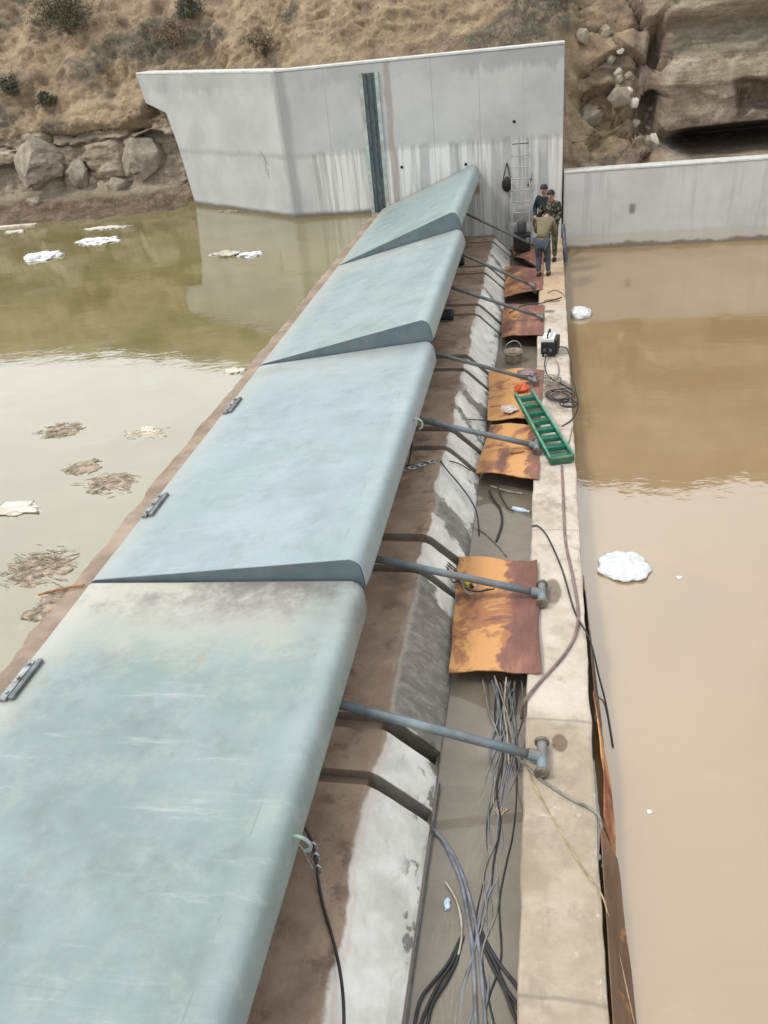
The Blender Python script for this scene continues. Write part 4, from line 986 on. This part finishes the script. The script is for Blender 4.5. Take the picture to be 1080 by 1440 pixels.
p = at_z(697, 574, -.03); bm = bmesh.new(); box(bm, -.09, .09, -.02, .02, 0, .025, .004); o = obj('wood_scrap', bm, WOOD); o.location = p + Vector((0, 0, .03)); o.rotation_euler = (0, R(-6), R(4)); tag(o, 'small brown wood scrap on the yellow orange plate', 'wood scrap')
p = at_z(726, 637, .01); bm = bmesh.new(); box(bm, -.1, .1, -.03, .03, 0, .03, .004); o = obj('wood_scrap', bm, WOOD); o.location = p + Vector((0, 0, .02)); o.rotation_euler = (0, R(-4), R(8)); tag(o, 'brown wood scrap on the orange plate under the ladder foot', 'wood scrap')
# wicker bucket in trench
p = at_z(722, 508, -.31); t = thing('basin', p, 'round pale basin of dark muck standing in the trench by the welder', 'basin')
bm = bmesh.new(); lathe(bm, [(.12, -.05), (.15, .02), (.17, .12), (.185, .19), (.195, .20), (.19, .215), (.172, .205), (.155, .10)], 22); obj('shell', bm, plain('stained_basin', (.40, .33, .26), .7, 0, .3, 8, (.18, .13, .1)), t, True)
bm = bmesh.new(); lathe(bm, [(.0005, .13), (.08, .135), (.163, .115)], 20); obj('muck', bm, plain('wet_muck', (.10, .075, .055), .6), t)
bm = bmesh.new(); tube(bm, [(-.18, 0, .2), (-.12, .0, .36), (.02, .02, .42), (.13, 0, .36), (.18, 0, .2)], .008, 6, 5); obj('handle', bm, GALV, t)
# bottle
p = at_z(731, 717, -.30); t = thing('plastic_bottle', p, 'clear bluish plastic bottle floating in the trench', 'bottle', rz=R(-20))
bm = bmesh.new(); lathe(bm, [(.028, -.11), (.034, -.10), (.034, .05), (.026, .085), (.014, .105), (.014, .12)], 14, Matrix.Rotation(R(90), 4, 'Y')); obj('bottle_body', bm, BLUEL, t, True)
bm = bmesh.new(); lathe(bm, [(.017, .118), (.017, .145)], 12, Matrix.Rotation(R(90), 4, 'Y')); obj('cap', bm, WHITE, t)
# leaf-like glove, plastic scrap
p = at_z(702, 1150, -.312); bm = bmesh.new()
for k in range(11): tube(bm, [(U(-.006, .006), 0, 0), (-.03 + k * .006 + U(-.01, .01), .05, .006), (-.065 + k * .013 + U(-.01, .01), U(.08, .12), .004)], .004, 5, 3)
o = obj('straw_tuft', bm, plain('faded_orange_straw', (.50, .37, .28), .85)); o.location = p; o.rotation_euler = (0, 0, R(-8)); tag(o, 'frayed pale orange straw tuft floating in the lower trench', 'straw tuft')
rag('plastic_scrap', at_z(629, 1272, -.315), (.025, .05, .02), BLUEL, 'small pale blue plastic scrap in the lower trench', 'plastic scrap', 4)
# floating things, upstream
def mat_reed(u, v, wx, wy, label, seed, n=170, mat=STRAW):
    random.seed(seed); c = at_z(u, v, .99); bm = bmesh.new()
    for _ in range(n):
        a = random.gauss(0, .55) + U(-.3, .3); l = U(.03, .12); x_ = random.gauss(0, wx * .42); y_ = random.gauss(0, wy * .42)
        d = Vector((math.cos(a), math.sin(a) * .8, U(-.05, .05))) * l; q = Vector((x_, y_, U(-.012, .012)))
        tube(bm, [q - d, q + Vector((0, 0, U(0, .01))), q + d], U(.002, .005), 4)
    for _ in range(26): blob(bm, (random.gauss(0, wx * .36), random.gauss(0, wy * .36), 0), (U(.03, .13), U(.03, .09), U(.008, .018)), .6, 2.5, 2, rnd() * 9)
    o = obj('floating_reeds', bm, mat); o.location = c; tag(o, label, 'floating reeds', 'mats of floating reeds')
mat_reed(88, 606, .35, .28, 'small brown reed mat, farthest from the sill on the pale water', 1)
mat_reed(155, 680, .36, .28, 'brown reed mat close to the sill, beside the second gate', 2, 200)
mat_reed(118, 657, .28, .2, 'sparse reed mat left behind the one close to the sill', 3, 70)
mat_reed(55, 797, .45, .38, 'largest brown reed mat, at the left border beside the nearest gate', 4, 300)
mat_reed(70, 850, .16, .3, 'reeds caught along the sill by the orange bar', 6, 90)
mat_reed(205, 608, .3, .18, 'pale sparse reed mat opposite the second gate far end', 7, 60, STRAWP)
mat_reed(318, 297, .5, .3, 'brown reed clump floating in front of the wing wall', 9, 130)
random.seed(3)
def float_(u, v, s, label, seed, mat=WHITE, z=.99, rz=0, name='foam_slab', cat='foam slab'):
    bm = bmesh.new(); blob(bm, (0, 0, 0), s, .5, 1.7, 4, seed, rz, True)
    for v_ in bm.verts:
        v_.co.z += s[2] * .5 * mn.fractal(v_.co * 6 + Vector((seed, 0, 0)), .9, 2, 4)
    for v_ in bm.verts:
        if v_.co.z > s[2] * .6: v_.co.z = s[2] * .6 + (v_.co.z - s[2] * .6) * .35
    o = obj(name, bm, mat, smooth=True); c = at_z(u, v, z); o.location = c - Vector((0, 0, s[2] * .12)); return tag(o, label, cat)
float_(60, 362, (.48, .4, .16), 'white chunky foam slab on the olive water, nearest the left border', 2)
float_(138, 339, (.62, .42, .12), 'white pointed foam slab on the olive water below the rock outcrop', 5)
float_(150, 321, (.7, .25, .07), 'dull flat foam slab near the muddy shore', 7, CREAM)
float_(22, 326, (.35, .18, .06), 'dull small foam slab in front of the pale plank', 8, CREAM)
float_(318, 358, (.42, .24, .10), 'dirty foam lump in front of the wing wall, left of the pair', 9, plain('dirty_foam', (.48, .43, .36), .8, 0, .3, 8))
float_(352, 359, (.30, .2, .11), 'whiter foam lump in front of the wing wall, right of the pair', 11)
float_(330, 522, (.20, .12, .03), 'small pale scum patch touching the sill by the third gate', 12, CREAM, name='scum_patch', cat='scum')
float_(25, 715, (.34, .16, .03), 'pale flat foam sheet on the water at the left border', 14, CREAM)
float_(210, 605, (.16, .12, .03), 'small pale foam crumb among the sparse reeds', 15, CREAM)
p0 = at_z(0, 320, 1.0); bm = bmesh.new(); box(bm, -1.6, 1.3, -.11, .11, -.02, .05, .01); o = obj('pale_plank', bm, plain('bleached_wood', (.62, .55, .45), .8)); o.location = (p0.x, p0.y, .99); o.rotation_euler = (0, 0, R(4)); tag(o, 'long pale plank floating along the muddy shore', 'plank')
p0 = at_z(90, 829, 1.03); bm = bmesh.new(); tube(bm, [(-.24, -.1, 0), (0, .0, .012), (.2, .07, .015)], .014, 7, 4); o = obj('rusty_bar', bm, ORANGE); o.location = p0; tag(o, 'orange rusty bar lying across the sill beside the nearest gate', 'bar')
# downstream
def bag(u, v, s, label, seed, rz=0, name='plastic_bag', cat='plastic bag'):
    random.seed(seed); bm = bmesh.new(); n_ = 7; blob(bm, (0, 0, 0), s, .10, 1.0, 5, seed, rz)
    ang = [2 * math.pi * (k + U(-.25, .25)) / n_ for k in range(n_)]
    for v_ in bm.verts:                                   # pulled-out corners, creased film
        a = math.atan2(v_.co.y, v_.co.x); near = min(abs((a - q + math.pi) % (2 * math.pi) - math.pi) for q in ang)
        v_.co.x *= 1.12 - .30 * near; v_.co.y *= 1.12 - .30 * near
        q = v_.co / max(s); v_.co.z = max(v_.co.z, -.5 * s[2]) + s[2] * (.28 * abs(mn.noise(q * 3.1 + Vector((seed, 0, 0)))) + .16 * abs(mn.noise(q * 8 + Vector((0, seed, 0)))))
    o = obj(name, bm, BAGM, smooth=True); c = at_z(u, v, -.35); o.location = c + Vector((0, 0, s[2] * .12)); return tag(o, label, cat)
BAGM = plain('translucent_film', (.60, .62, .62), .32, 0, .12, 7)
bag(877, 799, (.30, .30, .09), 'white plastic bag floating on the brown water beside the curb', 21, .4)
bag(817, 443, (.22, .3, .14), 'small white plastic bag against the curb, far up the brown water', 23)
float_(955, 812, (.035, .03, .02), 'tiny white scrap on the brown water right of the big white bag', 31, WHITE, -.35, name='paper_scrap', cat='scrap')
float_(913, 1141, (.022, .02, .015), 'tiny white scrap on the brown water outside the orange sheet', 32, WHITE, -.35, name='paper_scrap', cat='scrap')

# ------------------------------------------------------------------ gear at the foot of the tall wall
t = thing('aluminium_ladder', (-.68, 23.5, 0.02), 'slim aluminium ladder leaning against the tall wall behind the workers', 'ladder'); t.rotation_euler = (R(-7.5), 0, 0)
for s in (-1, 1):
    bm = bmesh.new(); box(bm, s * .24 - .018, s * .24 + .018, -.03, .03, 0, 2.75, .004); obj('stile', bm, GALV, t)
for k in range(9):
    bm = bmesh.new(); tube(bm, [(-.225, 0, .25 + k * .29), (.225, 0, .25 + k * .29)], .013, 8); obj('rung', bm, GALV if k < 8 else LUGD, t)
p = at_y(713, 258, 23.9)
t = thing('shoulder_bag', (p.x, 23.93, p.z), 'black shoulder bag hung on the tall wall', 'bag')
bm = bmesh.new(); blob(bm, (0, 0, -.02), (.14, .07, .19), .12, 1.3, 3, 4)
for v in bm.verts: v.co.x *= 1 - v.co.z * .9
obj('pouch', bm, BLACK, t, True)
bm = bmesh.new(); tube(bm, [(-.1, 0, .12), (-.03, .03, .4), (.0, .05, .50), (.03, .03, .4), (.1, 0, .12)], .014, 6, 5); obj('strap', bm, BLACK, t)
bm = bmesh.new(); tube(bm, [(0, .07, .5), (0, .0, .5), (0, -.01, .53)], .012, 6); obj('nail', bm, LUGD, t)
t = thing('pressure_spanner', at_y(745, 255, 23.93), 'small black hand tool hung on the tall wall by the ladder', 'tool')
bm = bmesh.new(); tube(bm, [(-.05, 0, -.12), (.04, 0, .07)], .028, 8); obj('grip', bm, BLACK, t)
bm = bmesh.new(); tube(bm, [(.04, 0, .07), (.06, .03, .16), (.06, .06, .2)], .008, 6, 3); obj('loop', bm, LUGD, t)
t = thing('pump_unit', (-.62, 23.05, -.0), 'black power pump standing at the foot of the aluminium ladder', 'pump')
bm = bmesh.new(); box(bm, -.24, .22, -.2, .2, -.02, .42, .03); obj('tank', bm, BLACK, t)
bm = bmesh.new(); lathe(bm, [(.12, 0), (.13, .03), (.13, .28), (.09, .32)], 18, Matrix.Translation((-.02, 0, .42))); obj('motor', bm, plain('sooty_grey', (.06, .062, .066), .6), t, True)
bm = bmesh.new(); lathe(bm, [(.05, 0), (.05, .05)], 12, Matrix.Translation((.15, -.2, .3)) @ Matrix.Rotation(R(90), 4, 'X')); obj('gauge', bm, GALV, t)

# ------------------------------------------------------------------ people
def skin(joints, edges, name, mat, parent, sub=2):
    me = bpy.data.meshes.new(name); names = list(joints)
    me.from_pydata([Vector(joints[n][0]) for n in names], [(names.index(a), names.index(b)) for a, b in edges], [])
    o = bpy.data.objects.new(name, me); COL.objects.link(o)
    md = o.modifiers.new('skin', 'SKIN'); md.use_smooth_shade = True
    sv = me.skin_vertices[0].data
    for i, n in enumerate(names):
        r = joints[n][1]; sv[i].radius = (r, r) if not isinstance(r, tuple) else r
        sv[i].use_root = (i == 0)
    s2 = o.modifiers.new('sub', 'SUBSURF'); s2.levels = sub; s2.render_levels = sub
    dg = bpy.context.evaluated_depsgraph_get(); ev = o.evaluated_get(dg); m2 = bpy.data.meshes.new_from_object(ev)
    o.modifiers.clear(); o.data = m2; bpy.data.meshes.remove(me)
    m2.materials.clear(); m2.materials.append(mat); m2.polygons.foreach_set('use_smooth', [True] * len(m2.polygons))
    o.parent = parent; return o
SKINM = plain('weathered_skin', (.40, .235, .165), .6, 0, .12, 9)
HAIR = plain('black_hair', (.018, .016, .015), .6, 0, .2, 20)
def camo(name, cols):
    m = Mat(name, .9, .15); c = cols[0]
    for k, cc in enumerate(cols[1:]): c = m.mix(m.step(m.noise(9 + k * 2, 3, .5, loc=(k * 5, k * 2, 1)), .52, .55), c, cc)
    m.col(c); m.bump(m.noise(14, 5, .6), .5, .02); return m.m
def cloth(name, c): 
    m = Mat(name, .9, .15); m.col(m.mix(m.step(m.noise(5, 6, .6), .35, .7), tuple(v * .7 for v in c), c)); m.bump(m.noise(9, 5, .6), .6, .03); return m.m
def person(loc, rz, label, J, jacket, trousers, shoe, hair=HAIR):
    """J: joint positions in the person's own frame (x right, y forward, z up)"""
    t = thing('person', loc, label, 'person', rz=rz)
    V_ = {k: Vector(v) for k, v in J.items()}
    def hand(side):
        w_, e_ = V_['wr' + side], V_['el' + side]; d = (w_ - e_).normalized(); s = d.orthogonal().normalized()
        f = V_.get('pl' + side)
        s = d.cross(Vector((0, 1, 0.2))).normalized()
        return w_, d, s
    j = {'pelvis': (V_['pelvis'], .125), 'waist': (V_['waist'], .115), 'chest': (V_['chest'], .15), 'neckb': (V_['neckb'], .075), 'neck': (V_['neck'], .055), 'head1': (V_['head'] - (V_['head'] - V_['neck']).normalized() * .05, .082), 'head2': (V_['head'] + (V_['head'] - V_['neck']).normalized() * .055, .085)}
    e = [('pelvis', 'waist'), ('waist', 'chest'), ('chest', 'neckb'), ('neckb', 'neck'), ('neck', 'head1'), ('head1', 'head2')]
    for s in 'LR':
        j['sh' + s] = (V_['sh' + s], .068); j['el' + s] = (V_['el' + s], .046); j['wr' + s] = (V_['wr' + s], .030)
        j['hp' + s] = (V_['hp' + s], .095); j['kn' + s] = (V_['kn' + s], .062); j['an' + s] = (V_['an' + s], .042)
        j['to' + s] = (V_['an' + s] + Vector((0, .14, -.045)), .035)
        w_, d, sd2 = hand(s); pm = w_ + d * .055; j['pm' + s] = (pm, (.038, .02))
        e += [('chest', 'sh' + s), ('sh' + s, 'el' + s), ('el' + s, 'wr' + s), ('wr' + s, 'pm' + s), ('pelvis', 'hp' + s), ('hp' + s, 'kn' + s), ('kn' + s, 'an' + s), ('an' + s, 'to' + s)]
        for q, (o_, l) in enumerate(((-.03, .065), (-.011, .078), (.009, .075), (.029, .058))):
            b0 = pm + d * .04 + sd2 * o_; b1 = b0 + d * l * .5; b2 = b1 + d * l * .42 + Vector((0, .015, 0))
            j[f'f{q}a{s}'] = (b0, .0095); j[f'f{q}b{s}'] = (b1, .009); j[f'f{q}c{s}'] = (b2, .0075)
            e += [('pm' + s, f'f{q}a{s}'), (f'f{q}a{s}', f'f{q}b{s}'), (f'f{q}b{s}', f'f{q}c{s}')]
        tb = pm - d * .01 + sd2 * -.045; j['tha' + s] = (tb, .0105); j['thb' + s] = (tb + d * .04 - sd2 * .015, .009)
        e += [('pm' + s, 'tha' + s), ('tha' + s, 'thb' + s)]
    body = skin(j, e, 'body', SKINM, t)
    # face: nose and ears, eyes, mouth grown onto the head
    hd = V_['head']; up = (V_['head'] - V_['neck']).normalized(); fw = V_['face'].normalized(); fw = (fw - up * fw.dot(up)).normalized(); rt = fw.cross(up)
    bm = bmesh.new(); tube(bm, [hd + fw * .078 + up * .02, hd + fw * .108 - up * .018, hd + fw * .085 - up * .03], .014, 8, 3)
    obj('nose', bm, SKINM, body, True)
    for s in (-1, 1):
        bm = bmesh.new(); blob(bm, hd + rt * s * .088 - up * .002, (.014, .022, .032), .1, 2, 2, 1); obj('ear', bm, SKINM, body, True)
        bm = bmesh.new(); blob(bm, hd + fw * .08 + rt * s * .032 + up * .018, (.014, .012, .008), .0, 2, 2, 1); obj('eye', bm, DARK, body, True)
    bm = bmesh.new(); tube(bm, [hd + fw * .08 - up * .055 + rt * .024, hd + fw * .088 - up * .057, hd + fw * .08 - up * .055 - rt * .024], .006, 6, 3); obj('mouth', bm, plain('lips', (.26, .1, .08), .6), body)
    bm = bmesh.new(); r_ = bmesh.ops.create_icosphere(bm, subdivisions=4, radius=1)
    for v in list(bm.verts):
        d = v.co.normalized(); q = rt * d.x + fw * d.y + up * d.z
        v.co = hd + up * .04 + q * (.098 + .006 * mn.noise(d * 7)) - fw * .012
    dele = [v for v in bm.verts if (v.co - hd).dot(fw) > .035 and (v.co - hd).dot(up) < .062 or (v.co - hd).dot(up) < -.045]
    bmesh.ops.delete(bm, geom=dele, context='VERTS'); obj('hair', bm, hair, t, True)
    # clothes
    k = {'waist': (V_['pelvis'].lerp(V_['waist'], .15), .158), 'mid': (V_['waist'], .15), 'chest': (V_['chest'], .178), 'neckb': (V_['neckb'] - Vector((0, 0, .01)), .09)}
    e2 = [('waist', 'mid'), ('mid', 'chest'), ('chest', 'neckb')]
    for s in 'LR':
        k['sh' + s] = (V_['sh' + s], .087); k['el' + s] = (V_['el' + s], .066); k['wr' + s] = (V_['wr' + s].lerp(V_['el' + s], .08), .047)
        e2 += [('chest', 'sh' + s), ('sh' + s, 'el' + s), ('el' + s, 'wr' + s)]
    skin(k, e2, 'jacket', jacket, t)
    l = {'pelvis': (V_['pelvis'], .148)}; e3 = []
    for s in 'LR':
        l['hp' + s] = (V_['hp' + s], .112); l['kn' + s] = (V_['kn' + s], .08); l['an' + s] = (V_['an' + s] + Vector((0, 0, .03)), .062)
        e3 += [('pelvis', 'hp' + s), ('hp' + s, 'kn' + s), ('kn' + s, 'an' + s)]
    skin(l, e3, 'trousers', trousers, t)
    for s in 'LR':
        a_ = V_['an' + s]; bm = bmesh.new(); blob(bm, (a_.x, a_.y + .055, .05), (.052, .14, .055), .06, 1.5, 3, 2)
        for v in bm.verts: v.co.z = max(v.co.z, .0)
        obj('shoe', bm, shoe, t, True)
    return t
STAND = {'pelvis': (0, 0, .93), 'waist': (0, .0, 1.08), 'chest': (0, .01, 1.30), 'neckb': (0, 0, 1.45), 'neck': (0, .02, 1.50), 'head': (0, .045, 1.62), 'face': (0, 1, -.25),
         'shL': (-.19, 0, 1.40), 'shR': (.19, 0, 1.40), 'elL': (-.26, -.02, 1.13), 'elR': (.26, -.02, 1.13), 'wrL': (-.25, .12, .91), 'wrR': (.25, .12, .91),
         'hpL': (-.10, 0, .88), 'hpR': (.10, 0, .88), 'knL': (-.11, .03, .48), 'knR': (.11, .03, .48), 'anL': (-.11, 0, .08), 'anR': (.11, 0, .08)}
BEND = dict(STAND); BEND.update({'pelvis': (0, -.10, .88), 'waist': (0, -.03, 1.04), 'chest': (0, .16, 1.22), 'neckb': (0, .28, 1.30), 'neck': (0, .34, 1.32), 'head': (0, .45, 1.30), 'face': (0, .5, -1),
         'shL': (-.185, .2, 1.27), 'shR': (.185, .2, 1.27), 'elL': (-.24, .3, 1.0), 'elR': (.24, .3, 1.0), 'wrL': (-.12, .48, .92), 'wrR': (.12, .48, .92), 'hpL': (-.10, -.08, .83), 'hpR': (.10, -.08, .83), 'knL': (-.11, .05, .46), 'knR': (.11, .05, .46), 'anL': (-.10, -.03, .08), 'anR': (.12, .05, .08)})
CAMO = dict(STAND); CAMO.update({'wrR': (.30, .10, .88), 'elR': (.29, 0, 1.13), 'wrL': (-.1, .28, 1.0), 'elL': (-.25, .06, 1.12)})
PEEK = dict(STAND); PEEK.update({'wrL': (-.1, .26, 1.02), 'wrR': (.12, .26, .98), 'elL': (-.27, .04, 1.14), 'elR': (.27, .04, 1.14)})
person((-.06, 20.3, .004), R(-12), 'person in khaki jacket and faded jeans bending forward on the curb, back turned', BEND, cloth('khaki_cloth', (.21, .185, .115)), cloth('faded_denim', (.09, .105, .13)), cloth('brown_shoe', (.05, .04, .03)))
person((.13, 21.7, .004), R(165), 'person in camouflage jacket and trousers standing on the curb by the low wall', CAMO, camo('camouflage', [(.09, .095, .06), (.035, .045, .028), (.17, .14, .105), (.022, .022, .02)]), camo('camouflage_trousers', [(.08, .09, .06), (.04, .05, .033), (.12, .105, .075)]), cloth('dark_shoe', (.03, .03, .028)))
person((-.03, 22.45, .01), R(150), 'person in dark teal jacket standing by the wall, half hidden by the two others', PEEK, cloth('dark_teal_cloth', (.022, .040, .048)), cloth('dark_trousers', (.05, .055, .06)), cloth('black_shoe', (.02, .02, .02)))
